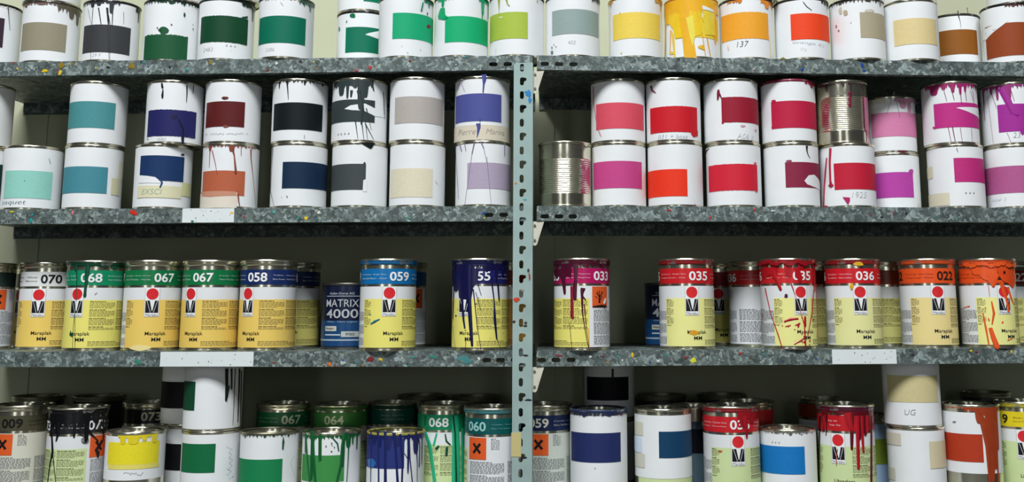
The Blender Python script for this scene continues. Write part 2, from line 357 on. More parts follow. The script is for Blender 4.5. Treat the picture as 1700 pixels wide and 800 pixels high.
class Can:
    def __init__(s, k, i, cx, ym, label, group, g=0.004, kind='plain', r=R0, h=None, on=None, rim=None, wrap=None, tint=TIN, lab=WHITE, name='paint_can', cat='paint can', zoff=0, bodym=None, lean=0):
        s.k = k; s.r = r; s.h = h or (HT if kind == 'tall' else HS); s.kind = kind; s.layer = {}
        e, n, rz = bay(k); s.rz = rz
        z0 = on.top if on else SZ[i]+zoff
        s.top = z0+s.h
        if on: g = max(g, on.g)
        rc = r+(.0026 if kind == 'tall' else .0014); g_ = g
        while True:
            p = onplane(k, cx, ym, g+r+.001)
            if g > .27 or not any(z0 < q[3]-.001 and q[2] < z0+s.h-.001 and math.hypot(p.x-q[0], p.y-q[1]) < rc+q[4]+.0003 for q in PLACED): break
            g += .002
        if g > g_+.0001: PUSH.append((round(g-g_, 3), round(g, 3), i, cx, label))
        s.g = g; PLACED.append((p.x, p.y, z0, z0+s.h, rc))
        s.loc = Vector((p.x, p.y, z0))
        o = s.o = bpy.data.objects.new(name, None); COL.objects.link(o)
        o.location = s.loc; o.rotation_euler = (0, 0, rz); o.empty_display_size = .02
        tag(o, label, cat, group)
        s.inv = (Matrix.Translation(s.loc) @ Matrix.Rotation(rz, 4, 'Z')).inverted()
        s.cam = s.inv @ Vector((0, 0, H)); s.q = s.inv.to_3x3()
        s.ppm = F/(s.loc.y*math.cos(TH)); s.a0 = math.atan2(s.cam.x, -s.cam.y)   # direction to the camera
        h = s.h; r = s.r
        bm_ = bodym or tint
        def body(mb):
            if kind == 'ribbed':
                pr = [(0, .003), (r-.003, .003), (r-.001, .0012), (r-.0004, .004), (r-.0004, .022)]
                nr = 17
                for q in range(nr*6+1):
                    t = q/(nr*6); pr.append((r-.0005+.0005*math.cos(2*math.pi*nr*t), .024+(h-.054)*t))
                pr += [(r-.0004, h-.028), (r-.0004, h-.003)]
                mb.lathe(pr, bm_, 72)
            else:
                mb.lathe([(0, .003), (r-.006, .003), (r-.004, .0016), (r-.0005, .0016), (r-.0002, .004), (r-.0002, h-(.0104 if kind == 'tall' else .004)), (r-.001, h-.003)], bm_, 64)
        link('tin_body', shape(('tin_body', kind, round(r, 4), h, bm_.name), body), o)
        def seam(mb): mb.lathe([(r-.0015, 0), (r+.0005, .0002), (r+.0010, .0014), (r+.0007, .003), (r-.0003, .0038)], tint, 64)
        link('bottom_seam', shape(('bottom_seam', round(r, 4), tint.name), seam), o)
        rm = rim or tint
        if kind == 'tall':
            def rimf(mb): mb.lathe([(r-.0003, h-.0108), (r+.0010, h-.0102), (r+.0019, h-.0088), (r+.0021, h-.0066), (r+.0013, h-.0056), (r+.0024, h-.0046), (r+.0025, h-.0034), (r+.0012, h-.0030)], rm, 64)
        else:
            def rimf(mb): mb.lathe([(r-.0004, h-.0048), (r+.0008, h-.0042), (r+.0013, h-.0026), (r+.0013, h-.0010), (r+.0006, h), (r-.0008, h-.0002), (r-.0018, h-.002)], rm, 64)
        link('rim', shape(('rim', kind, round(r, 4), h, rm.name), rimf), o)
        def lidf(mb):
            if kind == 'ribbed': mb.lathe([(r-.0015, h-.003), (r-.003, h-.004), (r-.010, h-.004), (r-.011, h-.0032), (0, h-.0032)], tint, 64)
            elif kind == 'tall': mb.lathe([(r+.0012, h-.0036), (r+.0023, h-.0032), (r+.0026, h-.0018), (r+.0020, h-.0004), (r+.0006, h), (r-.0016, h-.0008), (r-.0022, h-.0035), (r-.004, h-.0045), (r-.010, h-.0042), (r-.0112, h-.0022), (r-.0135, h-.0020), (r-.0145, h-.0062), (r-.022, h-.0066), (0, h-.0060)], tint, 64)
            else: mb.lathe([(r-.0022, h-.0035), (r-.004, h-.0045), (r-.010, h-.0042), (r-.0112, h-.0022), (r-.0135, h-.0020), (r-.0145, h-.0062), (r-.022, h-.0066), (0, h-.0060)], tint, 64)
        link('lid', shape(('lid', kind, round(r, 4), h, tint.name), lidf), o)
        s.label = None
        if kind == 'plain':
            y1 = h-.0052; y0 = .0042
            if wrap: y1 = s.v(cx, wrap[0]); y0 = max(.0042, s.v(cx, wrap[1])) if wrap[1] else .0042
            s.ly = (y0, y1)
            def labf(mb): mb.lathe([(r+.0002, y0), (r+.0003, y1)], paper(lab), 64)
            s.label = link('paper_label', shape(('paper_label', round(r, 4), round(y0, 4), round(y1, 4), lab), labf), o)
    # ---- mapping
    def uv(s, x, y):
        d = s.q @ ray(x, y); c = s.cam; r = s.r
        A = d.x*d.x+d.y*d.y; B = 2*(c.x*d.x+c.y*d.y); Cc = c.x*c.x+c.y*c.y-r*r
        D = B*B-4*A*Cc
        if D < 0:
            t = -B/(2*A); P = c+d*t; ex = (math.hypot(P.x, P.y)/r-1)
            a = math.atan2(P.x, -P.y); sg = 1 if x > s.cxpx() else -1
            a += sg*min(.9, ex*2.2)
        else:
            t = (-B-math.sqrt(D))/(2*A); P = c+d*t; a = math.atan2(P.x, -P.y)
        return a*r, P.z
    def cxpx(s):
        if not hasattr(s, '_cx'):
            P = s.loc+Vector((0, 0, s.h/2)); Z = P.z-H
            d = P.y*math.cos(TH)+Z*math.sin(TH); s._cx = PX+F*P.x/d
        return s._cx
    def v(s, x, y): return s.uv(x, y)[1]
    def P(s, u, v, off): a = u/s.r; q = s.r+off; return (q*math.sin(a), -q*math.cos(a), v)
    # ---- layers: meshes by part name
    def mb(s, part):
        if part in ('paint_drip', 'masking_tape', 'paint_specks', 'code_number', 'band_text'):
            s.nd = getattr(s, 'nd', 0)+1; part = part+'#%d' % s.nd
        if part not in s.layer: s.layer[part] = MB()
        return s.layer[part]
    def finish(s, parents=None, labels=None):
        parents = parents or {}
        made = {}
        for part, mb in s.layer.items():
            if not mb.v: continue
            par = made.get(parents.get(part)) or {'label': s.label}.get(parents.get(part)) or s.o
            made[part] = mb.build(part, par)
            if labels and part in labels: made[part]['label'] = labels[part]
        return s
    def grid(s, part, u0, u1, bot, top, off, m, du=.0022, smooth=True):
        n = max(1, int(abs(u1-u0)/du+.5)); vs = []; fs = []
        for i in range(n+1):
            u = u0+(u1-u0)*i/n
            b = bot(u) if callable(bot) else bot; t = top(u) if callable(top) else top
            if b > t: b = t
            vs += [s.P(u, b, off), s.P(u, t, off)]
            if i: fs.append((2*i-2, 2*i, 2*i+1, 2*i-1))
        s.mb(part).add(vs, fs, m, smooth)
    def sw(s, x0, x1, y0, y1, c, part='colour_swatch', off=.0007, rag=0.0, m=None):
        xm, ym = (x0+x1)/2, (y0+y1)/2
        u0, u1 = s.uv(x0, ym)[0], s.uv(x1, ym)[0]; v1, v0 = s.v(xm, y0), s.v(xm, y1)
        v0 = max(v0, .001)
        if rag:
            rr = random.Random(int(x0*7+y0)); a = [rr.uniform(-1, 1) for _ in range(200)]
            b = lambda u: v0+rag*a[int((u-u0)/.002) % 200]; t = lambda u: v1+rag*a[100+int((u-u0)/.002) % 99]
        else: b, t = v0, v1
        s.grid(part, u0, u1, b, t, off, m or swm(c), .003 if not rag else .001)
        return s
    def rib(s, c, pts, part='paint_drip', off=.00105, hgt=.0009, m=None, flat=False):
        """bead of paint along photo points (x, y, width_px)"""
        m = m or paint(c); Q = []
        for p in pts:
            u, v = s.uv(p[0], p[1]); Q.append((u, v, p[2]*.5/940))
        u, v, ww = Q[-1]; du, dv = u-Q[-2][0], v-Q[-2][1]; L = math.hypot(du, dv) or 1
        Q[-1:] = [Q[-1], (u+du/L*ww*.6, v+dv/L*ww*.6, ww*.8), (u+du/L*ww, v+dv/L*ww, ww*.25)]
        vs = []; fs = []
        for i, (u, v, ww) in enumerate(Q):
            a = Q[max(0, i-1)]; b = Q[min(len(Q)-1, i+1)]; du, dv = b[0]-a[0], b[1]-a[1]; L = math.hypot(du, dv) or 1
            nx, ny = -dv/L*ww, du/L*ww; hh = 0 if flat else min(hgt, ww*.6)
            vs += [s.P(u-nx, v-ny, off), s.P(u-nx*.45, v-ny*.45, off+hh), s.P(u+nx*.45, v+ny*.45, off+hh), s.P(u+nx, v+ny, off)]
            if i:
                k = 4*i
                for q in range(3): fs.append((k-4+q, k+q, k+q+1, k-3+q))
        s.mb(part).add(vs, fs, m, True)
        return s
    def d(s, c, x, y0, y1, wd=2.5, dx=0, part='paint_drip'):
        n = 5; rr = random.Random(int(x*13+y1))
        pts = [(x+dx*i/n+rr.uniform(-.4, .4), y0+(y1-y0)*i/n, wd*(1.0 if i < n-1 else 1.15)*rr.uniform(.75, 1.1)) for i in range(n+1)]
        return s.rib(c, pts, part)
    def poly(s, c, pts, part='paint_drip', off=.00145, m=None):
        m = m or paint(c); Q = [s.uv(x, y) for x, y in pts]
        bm = bmesh.new(); f = bm.faces.new([bm.verts.new((u, v, 0)) for u, v in Q])
        us = [q[0] for q in Q]; st = .005
        k = math.floor(min(us)/st)+1
        while k*st < max(us):
            bmesh.ops.bisect_plane(bm, geom=bm.verts[:]+bm.edges[:]+bm.faces[:], plane_co=(k*st, 0, 0), plane_no=(1, 0, 0)); k += 1
        bmesh.ops.triangulate(bm, faces=bm.faces[:]); bm.verts.index_update()
        s.mb(part).add([s.P(v.co.x, v.co.y, off) for v in bm.verts], [[v.index for v in f.verts] for f in bm.faces], m, True)
        bm.free(); return s
    def blob(s, c, x, y, rx, ry, part='paint_drip', off=.0011, m=None, seed=0):
        rr = random.Random(seed+int(x*3+y)); n = 12
        return s.poly(c, [(x+rx*rr.uniform(.75, 1.15)*math.cos(2*math.pi*i/n), y+ry*rr.uniform(.75, 1.15)*math.sin(2*math.pi*i/n)) for i in range(n)], part, off, m)
    def K(s, c, x0, x1, base, drips=(), part='paint_drip', off=.0013, seed=1, m=None, top=None, jit=1.2):
        """curtain of paint hanging from under the rim; lengths in photo pixels"""
        m = m or paint(c); vt = s.h-(.0110 if s.kind == 'tall' else .0046) if top is None else top
        ym = (s.loc.z+vt-H); rr = random.Random(seed)
        yy = s.ypx(vt)
        U0, U1 = s.uv(x0, yy)[0], s.uv(x1, yy)[0]
        D = [(s.uv(x, yy)[0], L/940, max(.0006, ww*.5/940)) for x, L, ww in drips]
        ph = [rr.uniform(0, 6.28) for _ in range(4)]
        def bot(u):
            e = base+jit*(math.sin(u*900+ph[0])+.7*math.sin(u*1700+ph[1])+.5*math.sin(u*420+ph[2])); L = max(.2, e)/940
            for uc, dl, ww in D:
                q = abs(u-uc)
                if q < ww*1.9:
                    L = max(L, dl*(max(0, 1-(q/ww)**4))**.4 if q < ww else 0, (base/940+dl*.12)*(1-(q/(ww*1.9))**2))
            return vt-L
        s.grid(part, U0, U1, bot, vt, off, m, .0005)
        return s
    def pu(s, part, pts, off, m):
        bm = bmesh.new(); bm.faces.new([bm.verts.new((u, v, 0)) for u, v in pts]); us = [q[0] for q in pts]; st = .003
        k = math.floor(min(us)/st)+1
        while k*st < max(us):
            bmesh.ops.bisect_plane(bm, geom=bm.verts[:]+bm.edges[:]+bm.faces[:], plane_co=(k*st, 0, 0), plane_no=(1, 0, 0)); k += 1
        bmesh.ops.triangulate(bm, faces=bm.faces[:]); bm.verts.index_update()
        s.mb(part).add([s.P(v.co.x, v.co.y, off) for v in bm.verts], [[v.index for v in f.verts] for f in bm.faces], m); bm.free()
    def ypx(s, v):
        P = s.loc+Matrix.Rotation(s.rz, 3, 'Z') @ Vector((math.sin(s.a0)*s.r, -math.cos(s.a0)*s.r, v)); Z = P.z-H
        d = P.y*math.cos(TH)+Z*math.sin(TH); b = (-P.y*math.sin(TH)+Z*math.cos(TH))/d
        return PY-F*b
    def txt(s, string, u, v, hgt, c, part='lettering', bold=0.0, shear=0.0, wid=None, off=.0010, rot=0.0, m=None):
        """lettering centred at (u, v) metres on the can"""
        vs, fs, xa, xb, ya, yb = text2d(string, bold, shear)
        k = hgt/(yb-ya); kx = k if wid is None else wid/(xb-xa)
        cx, cy = (xa+xb)/2, (ya+yb)/2; ca, sa = math.cos(rot), math.sin(rot)
        out = []
        for x, y in vs:
            x, y = (x-cx)*kx, (y-cy)*k; out.append(s.P(u+x*ca-y*sa, v+x*sa+y*ca, off))
        s.mb(part).add(out, fs, m or ink(c)); return s
    def tp(s, string, x, y, hpx, c, **kw):
        u, v = s.uv(x, y)
        if 'wpx' in kw: kw['wid'] = kw.pop('wpx')/940
        return s.txt(string, u, v, hpx/940, c, **kw)
    def hand(s, string, x, y, hpx, c=(165, 168, 178), **kw):
        kw.setdefault('shear', .2); kw.setdefault('bold', -.012)
        return s.tp(string, x, y, hpx, c, part='handwriting', **kw)
    def squig(s, x0, x1, y, hpx, c=(175, 178, 188), seed=0, wd=.7, slope=0):
        rr = random.Random(seed+int(x0)); x = x0; run = []
        while x < x1:
            run.append((x, y+slope*(x-x0)+rr.uniform(-.5, .5)*hpx, wd)); x += rr.uniform(.8, 2.4)
            if rr.random() < .12 and len(run) > 2: s.rib(c, run, 'handwriting', .0008, 0, ink(c), True); run = []; x += 2.5
        if len(run) > 2: s.rib(c, run, 'handwriting', .0008, 0, ink(c), True)
        return s
    def specks(s, c, x0, x1, y0, y1, n, seed=0, mx=1.6):
        rr = random.Random(seed+int(x0))
        for _ in range(n):
            q = rr.uniform(.5, mx); s.blob(c, rr.uniform(x0, x1), rr.uniform(y0, y1), q, q*rr.uniform(.8, 1.8), 'paint_specks', seed=rr.randint(0, 99))
        return s

PAR = {'colour_swatch': 'label', 'masking_tape': 'label', 'handwriting': 'label', 'lettering': 'masking_tape'}

# printed tall cans ------------------------------------------------------
BLACK, WH, RED = (22, 22, 26), (238, 238, 236), (214, 40, 46)
def printed(k, i, cx, ym, label, group, band, num, numx, anchor, panel=(232, 226, 140), product=('Maraplak', 'MM'), numc=WH, g=.004, r=R0-.0008, rim=None, small=('Turquoise - Bleu-Vert', 'Azul verdoso - Verde'), white=(226, 228, 230), fine=True, tint=TIN, nsp=78, drum=1.0, **kw):
    s = Can(k, i, cx, ym, label, group, g=g, kind='tall', r=r, rim=rim, tint=tint, **kw)
    px = 1/940.0
    if anchor[0] == 'logo': U = s.uv(anchor[1], ym)[0]
    else: U = s.uv(anchor[1], ym)[0]-134*px
    full = 2*math.pi*r
    a0 = s.a0*r
    # white paper label all the way round, the coloured panel on it
    s.mb('paper_label').lathe([(r+.0002, .0062), (r+.0003, .1115)], paper(white), 64)
    s.grid('paper_label', U-47*px, U+113*px, .0062, .0900, .0006, paper(panel), .003)
    # logo
    lw = 11.5*px
    s.grid('logo', U-lw, U+lw, .0600, .1112, .0009, ink((236, 236, 236)), .003)
    for (a, b, c, e) in ((-lw, -lw+.0004, .06, .1112), (lw-.0004, lw, .06, .1112), (-lw, lw, .0600, .0604)):
        s.grid('logo', U+a, U+b, c, e, .00105, ink((150, 150, 155)), .003)
    rc = 9.3*px; n = 28; cv = .1002
    s.mb('logo').add([s.P(U+rc*math.cos(2*math.pi*q/n), cv+rc*math.sin(2*math.pi*q/n), .0012) for q in range(n)]+[s.P(U, cv, .0012)], [(q, (q+1) % n, n) for q in range(n)], ink(RED))
    mt, mbt, mw = .0885, .0672, 10*px
    def q4(pts, c, off): s.pu('logo', [(U+x*mw, mbt+(mt-mbt)*y) for x, y in pts], off, ink(c))
    q4([(-1, 0), (-.05, 0), (-.05, 1), (-1, 1)], BLACK, .0012); q4([(-.05, 0), (1, 0), (1, 1), (-.05, 1)], BLACK, .0012)
    q4([(-.34, 1), (.44, 1), (.10, .14), (.02, .14)], WH, .00135)
    q4([(-.82, 1), (-.76, 1), (-.14, 0), (-.20, 0)], WH, .0015); q4([(.24, 0), (.30, 0), (.86, 1), (.80, 1)], WH, .0015)
    s.txt('Marabu', U, .0634, .0044, (120, 122, 130), 'logo', 0, 0, 19*px, .0012)
    # product name and fine print
    pn = U+8*px if drum else U
    s.txt(product[0], pn, .0300, .0082, BLACK, 'printed_text', .004, 0, 33*px)
    s.txt(product[1], pn+1*px, .0205, .0066, BLACK, 'printed_text', .004, 0, 14*px)
    if fine:
        rr = random.Random(int(cx)); fc = ink((118, 110, 72)); fk = ink((70, 66, 48)); gy = ink((140, 142, 146))
        def lines(ua, ub, va, vb, step, m, head=7, mm=None, hl=.0008):
            v = va; q = 0
            while v > vb:
                isH = q % head == 0
                u = ua; end = ua+(ub-ua)*(rr.uniform(.5, .7) if isH else (rr.uniform(.6, 1) if q % head == head-1 else 1))
                while u < end-.0008:
                    L = min(rr.uniform(.0018, .0075), end-u)
                    a = u+L*.92; hh = hl*(1.5 if isH else 1)
                    s.mb('printed_text').add([s.P(u, v, .0009), s.P(a, v, .0009), s.P(a, v+hh, .0009), s.P(u, v+hh, .0009)], [(0, 1, 2, 3)], (mm or m) if isH else m)
                    u += L+.0008
                v -= step*(1.0); q += 1
                if q % head == 0: v -= step*.9
        lines(U+22*px, U+64*px, .0865, .036, .00215, fc, 6, fk); lines(U+67*px, U+110*px, .0865, .036, .00215, fc, 6, fk)
        lines(U+22*px, U+110*px, .016, .009, .0022, fc, 9)
        lines(U-45*px, U-31*px, .0865, .040, .00215, fc, 6, fk)
        lines(U+120*px, U+180*px, .0690, .010, .00225, gy, 9, None, .0009); lines(U+186*px, U+245*px, .0690, .010, .00225, gy, 9, None, .0009)
        lines(U+158*px, U+172*px, .108, .090, .0024, gy, 20)
    # hazard square
    hz = U+134*px; hw = 16.5*px
    s.grid('hazard_symbol', hz-hw, hz+hw, .0740, .1105, .0009, ink((222, 92, 38)), .003)
    return s, U, hz, band, num, numx, numc, small, nsp
def hazard_x(s, hz):
    for sg in (1, -1):
        a, b = .0105, .0022; c = math.cos(.86); q = math.sin(.86)*sg
        pts = [(a, b), (-a, b), (-a, -b), (a, -b)]
        s.pu('hazard_symbol', [(hz+x*c-y*q, .0925+x*q+y*c) for x, y in pts], .0012+.0001*sg, ink(BLACK))
def hazard_tree(s, hz):
    def pg(pts, c, off=.0012): s.pu('hazard_symbol', [(hz+x*.001, .0920+y*.001) for x, y in pts], off, ink(c))
    pg([(-16.5, -17.5), (16.5, -17.5), (16.5, -15.5), (2, -13), (-16.5, -15.5)], BLACK)
    pg([(-5.5, -10), (-1, -10), (-2, 0), (-4.5, 0)], BLACK)
    for pts in ([(-4.5, 0), (-2, 0), (-9, 9), (-10, 8)], [(-4.5, 0), (-2, 0), (-3, 12), (-4, 12)], [(-4.2, 0), (-2, -1), (5, 9), (4, 10)], [(-4, -4), (-3, -5), (-11, 2), (-12, 1)], [(-3, -5), (-2, -6), (4, 1), (3, 2)], [(-7, 4), (-6, 3), (-6, 10), (-7, 10)], [(1, 5), (2, 4), (2, 11), (1, 11)]): pg(pts, BLACK, .00125)
    pg([(5, -10), (9, -3), (13, -1), (14, -4), (12, -9), (9, -12)], WH, .0013)
    pg([(2, -14), (9, -14), (11, -17), (14, -13), (11, -12), (9, -22), (8, -18)], BLACK, .0014)
def band_on(s, ctx, v0=.1158, v1=.1425, px=1/940.0):
    U, hz, band, num, numx, numc, small, nsp = ctx
    r = s.r
    s.mb('colour_band').lathe([(r+.0002, v0), (r+.0003, v1)], paint(band), 64)
    if numx is None: return
    un = s.uv(numx, s.ypx(.129))[0]
    vm = (v0+v1)/2
    for q in range(3):
        u = un+(q-1)*2*math.pi*r/3
        s.txt(num, u, vm, .0163, numc, 'code_number', .022, 0, 34*px, .0009)
        if small:
            c2 = tuple(int(.72*a+.28*b) for a, b in zip(numc, band))
            s.txt(small[0], u+50*px, vm+.0030, .0029, c2, 'band_text', 0, 0, 48*px, .0009)
            s.txt(small[1], u+50*px, vm-.0035, .0029, c2, 'band_text', 0, 0, 48*px, .0009)
PART = {'logo': 'paper_label', 'printed_text': 'paper_label', 'hazard_symbol': 'paper_label', 'code_number': 'colour_band'}
def tall(*a, hazard='x', fin=True, **k):
    s, U, hz, *ctx = printed(*a, **k)
    (hazard_tree if hazard == 'tree' else hazard_x)(s, hz)
    band_on(s, [U, hz]+ctx)
    s.U = U
    return s

def done(s, labels=None):
    par = dict(PART); par.update({'colour_swatch': 'paper_label', 'handwriting': 'paper_label', 'lettering': 'masking_tape'})
    made = {}
    for part, mb in s.layer.items():
        if not mb.v: continue
        nm = part.split('#')[0]
        t = par.get(nm); p = made.get(t) or (s.label if t == 'paper_label' else None) or s.o
        o = mb.build(nm, p); made.setdefault(nm, o)
        if labels and nm in labels: o['label'] = labels[nm]
    return s
def tape(s, x0, x1, y0, y1, c=(222, 216, 190)): return s.sw(x0, x1, y0, y1, c, 'masking_tape', .0010, .0002, paper(c))
G1, G1b = 'white paint cans on the top shelves', 'upper white cans of the top row'
G2a, G2b = 'paint cans stacked on the second shelves', 'upper paint cans on the second shelves'
G3, G4 = 'printed paint cans on the third shelves', 'paint cans on the lowest shelves'
def c1(k, cx, lab, **kw): return Can(k, 1, cx, 50, lab, G1, **kw)
DK = mat('rim_paint_crusted', (52, 48, 42), 0.4, 0.1, 0.4, 0.5, 120)
DG = mat('rim_green_black', (28, 48, 38), 0.35, 0.1, 0.4, 0.4, 120)
DY = mat('rim_ochre', (176, 128, 40), 0.35, 0.1, 0.4, 0.5, 120)
DB = mat('rim_black', (30, 28, 28), 0.35, 0.2, 0.4, 0.4, 120)
PEN = (120, 124, 134)

# ---- top shelf, left bay
s = c1('L', -14, 'white can with a purple-black swatch cut off by the left edge of the top shelf', rim=DB)
s.sw(-50, 6, 27, 76, (58, 40, 56)).rib((70, 62, 58), [(13, 9, 2), (14, 25, 1.2), (16, 50, .8)]); s.K((220, 215, 205), -40, 26, 1, ()); done(s)
t2 = s = c1('L', 85, 'white can with a taupe swatch and grey paint smeared under its right rim', rim=DK)
s.sw(37, 110, 37, 83, (146, 139, 117)).K((92, 86, 70), 95, 134, 9, [(120, 22, 12), (130, 30, 9)], jit=3).K((120, 92, 84), 40, 95, 2, [(45, 6, 8), (70, 4, 12)], seed=4); done(s)
s = c1('L', 185, 'white can with a charcoal grey swatch and thin grey drips from the rim', rim=DB)
s.sw(139, 216, 41, 87, (58, 60, 62)).K((52, 54, 58), 140, 200, 2, [(155, 9, 8), (165, 7, 8), (186, 20, 7)], seed=9, jit=1.5)
for x0, y0, x1, y1, wd in ((147, 15, 152, 40, .9), (155, 12, 153, 42, 1.2), (164, 13, 168, 40, 2.2), (178, 13, 180, 40, 3.6), (180, 25, 183, 42, 1.6), (187, 20, 186, 44, 1.6), (205, 20, 205, 40, .7), (151, 84, 151, 102, .6), (179, 42, 181, 102, .7), (183, 42, 182, 102, .7)): s.rib((48, 50, 54), [(x0, y0, wd), ((x0+x1)/2, (y0+y1)/2, wd*.8), (x1, y1, wd*.6)])
s.K((20, 18, 18), 226, 233, 8, [(231, 26, 4)], seed=3); s.hand('29 F', 160, 91, 6, (200, 202, 208)); done(s)
t4 = s = c1('L', 285, 'white can with a ragged forest green swatch that has a bump on top', rim=DB)
s.sw(240, 311, 57, 98, (26, 84, 52), rag=.0008).blob((24, 80, 50), 272, 51, 8, 7, m=swm((26, 84, 52)), off=.0007).poly((24, 80, 50), [(262, 50), (268, 48), (268, 52)]).K((18, 60, 38), 245, 330, 1.5, [(285, 5, 9), (270, 3, 10), (306, 6, 3)], jit=1.5).blob((20, 66, 42), 306, 25, 1.8, 4); s.specks((120, 130, 120), 250, 325, 30, 50, 4); done(s)
t5 = s = c1('L', 376, 'white can with a dark bottle green swatch, pencilled 2483 below it', rim=DG)
s.sw(334, 411, 26, 70, (6, 66, 38), rag=.0005).poly((6, 66, 38), [(402, 28), (411, 27), (411, 31), (400, 31)], off=.0008).K((22, 50, 34), 402, 424, 6, [(420, 28, 5)], seed=3); s.hand('2483', 345, 82, 7, (190, 190, 196)); s.hand('...', 383, 76, 3, (190, 190, 196)).hand('.: .', 385, 84, 4, (190, 190, 196)); done(s)
s = c1('L', 475, 'white can with a teal green swatch standing alone before the gap of bare wall', rim=DK, g=-.004)
s.sw(431, 507, 26, 71, (0, 108, 82)).K((60, 90, 74), 497, 522, 5, [(505, 10, 3), (515, 16, 5)], seed=6, jit=2).K((190, 170, 140), 440, 500, 1.5, ()); s.hand('3286', 448, 82, 6, (195, 197, 204)).rib((170, 185, 180), [(466, 4, 1), (470, 9, .8)]); done(s)
t7 = s = c1('L', 603, 'white can with a notched teal green swatch set back behind its right neighbour', g=.10, rim=DB)
s.sw(574, 640, 45, 87, (0, 110, 82)).poly(WHITE, [(606, 57.5), (612, 55), (640, 50), (640, 68), (625, 64)], 'colour_swatch', .0009, paper(WHITE)).blob((20, 110, 70), 586, 26, 5, 4).blob((20, 120, 90), 564, 48, 1.2, 4).blob((60, 110, 95), 576, 36, 1, 2); done(s)
t8 = s = c1('L', 674, 'white can with an emerald green swatch and a dark red blot on its right edge', rim=DK)
s.sw(652, 719, 22, 65, (22, 166, 114)).blob((110, 30, 40), 711, 44, 3.5, 3).rib((18, 130, 90), [(702, 4, 3), (699, 18, 3)]).blob((40, 90, 70), 709, 23, 1, 3).K((20, 120, 84), 704, 719, 4, [(712, 12, 4)], seed=2); s.specks((120, 170, 150), 640, 700, 76, 90, 3); done(s)
t9 = s = c1('L', 766, 'white can with an emerald swatch and green runs down both sides of its top', rim=DG)
s.sw(739, 809, 27, 70, (16, 170, 112)).K((14, 160, 104), 728, 752, 4, [(736, 16, 7)], seed=5).K((14, 160, 104), 794, 812, 4, [(801, 27, 8), (810, 30, 5)], seed=8)
s.poly((14, 164, 106), [(732, 14), (739, 13), (740, 25), (745, 29), (738, 33), (729, 31), (728, 27)], m=paint((16, 166, 108))).rib((14, 140, 94), [(800, 20, 3), (800, 30, 2)]); done(s)
t10 = s = c1('L', 858, 'white can with a lime green swatch beside the top of the upright', rim=DK)
s.sw(814, 876, 20, 64, (168, 190, 72)).rib((150, 166, 60), [(829, -3, 6), (829, 6, 3.5), (829, 18, 1), (829, 26, .6)]).rib((150, 166, 60), [(841, -2, 4), (843, 7, 2), (846, 10, 1.4)]).blob((225, 235, 190), 832, 29, 4, 1.2).rib((150, 166, 60), [(892, 0, 2.5), (891, 3, 2)]).rib((190, 200, 150), [(824, 80, .7), (824, 88, .6)]); done(s)
# ---- top shelf, right bay
s = c1('R', 951, 'white can with a cool grey swatch, pencilled 422 below it', rim=DB)
s.sw(917, 993, 15, 56, (146, 164, 160)).K((50, 52, 46), 982, 996, 4, [(995, 22, 2)], jit=2); s.hand('422', 949, 70, 6, (170, 180, 185)).blob((110, 115, 112), 917, 87, 2, 3); s.specks((120, 125, 122), 910, 925, 74, 82, 3); done(s)
t12 = s = c1('R', 1055, 'white can with a pale yellow swatch', rim=DY)
s.sw(1018, 1095, 20, 63, (240, 206, 88)).K((206, 150, 50), 1010, 1018, 3, [(1015, 10, 3)]).K((206, 150, 50), 1086, 1100, 5, [(1096, 18, 3)]).rib((222, 196, 90), [(1014, 20, .8), (1013, 90, .8)]).rib((190, 160, 60), [(1030, 20, 1), (1030, 24, .8)]).blob((222, 190, 80), 1032, 88, 1, 2); done(s)
s = c1('R', 1148, 'white can flooded with yellow and amber paint', rim=mat('rim_amber', (190, 120, 30), .35, 0, .45, .4, 90))
YP, YA = (244, 198, 42), (248, 176, 40)
s.K(YA, 1102, 1192, 24, [(1108, 40, 10), (1185, 78, 8)], seed=4, jit=2).sw(1122, 1190, 28, 62, (236, 204, 62))
s.poly(YP, [(1104, 16), (1160, 5), (1165, 20), (1164, 58), (1150, 62), (1122, 64), (1118, 48), (1112, 40), (1106, 40)], off=.0013)
s.poly(YA, [(1130, 8), (1140, 8), (1147, 40), (1157, 100), (1137, 101), (1133, 60), (1128, 30)], off=.0016)
s.poly((250, 218, 84), [(1139, 30), (1150, 26), (1154, 60), (1150, 78), (1145, 60)], off=.0019).poly(YP, [(1115, 48), (1120, 60), (1122, 96), (1120, 98), (1117, 70)], off=.0012)
s.poly(WHITE, [(1165, 9), (1184, 18), (1184, 21), (1166, 16)], off=.0019, m=paper(WHITE)).poly((238, 210, 70), [(1166, 17), (1185, 22), (1187, 60), (1170, 58)], off=.0014)
for x0, y0, x1, y1, wd in ((1155, 10, 1166, 60, .9), (1166, 60, 1171, 94, 1.3), (1173, 62, 1179, 94, 2), (1161, 20, 1173, 50, .8), (1106, 40, 1105, 98, 3.5), (1114, 50, 1113, 90, 2), (1120, 14, 1140, 46, .8), (1110, 20, 1130, 50, .7)): s.rib((226, 160, 30), [(x0, y0, wd), ((x0+x1)/2, (y0+y1)/2, wd), (x1, y1, wd*.8)])
s.poly((245, 180, 50), [(1158, 77), (1168, 74), (1170, 84), (1160, 80)], off=.0012).blob(YP, 1116, 88, 4, 2.5); done(s)
t14 = s = c1('R', 1239, 'white can with a bright orange swatch, pencilled 137 below it', rim=DK)
s.sw(1198, 1275, 20, 64, (248, 162, 46), rag=.0004).K((232, 140, 44), 1262, 1283, 5, [(1272, 14, 12), (1280, 12, 5)], seed=2).K((206, 120, 40), 1208, 1232, 3, [(1228, 6, 6)], seed=4).rib((240, 200, 110), [(1276, 60, 1.6), (1278, 78, 1), (1279, 96, 1.6)]); s.hand('137', 1233, 73, 10, (86, 88, 96), bold=-.015).rib((210, 175, 160), [(1209, 77, 2), (1210, 83, 1.4)]); done(s)
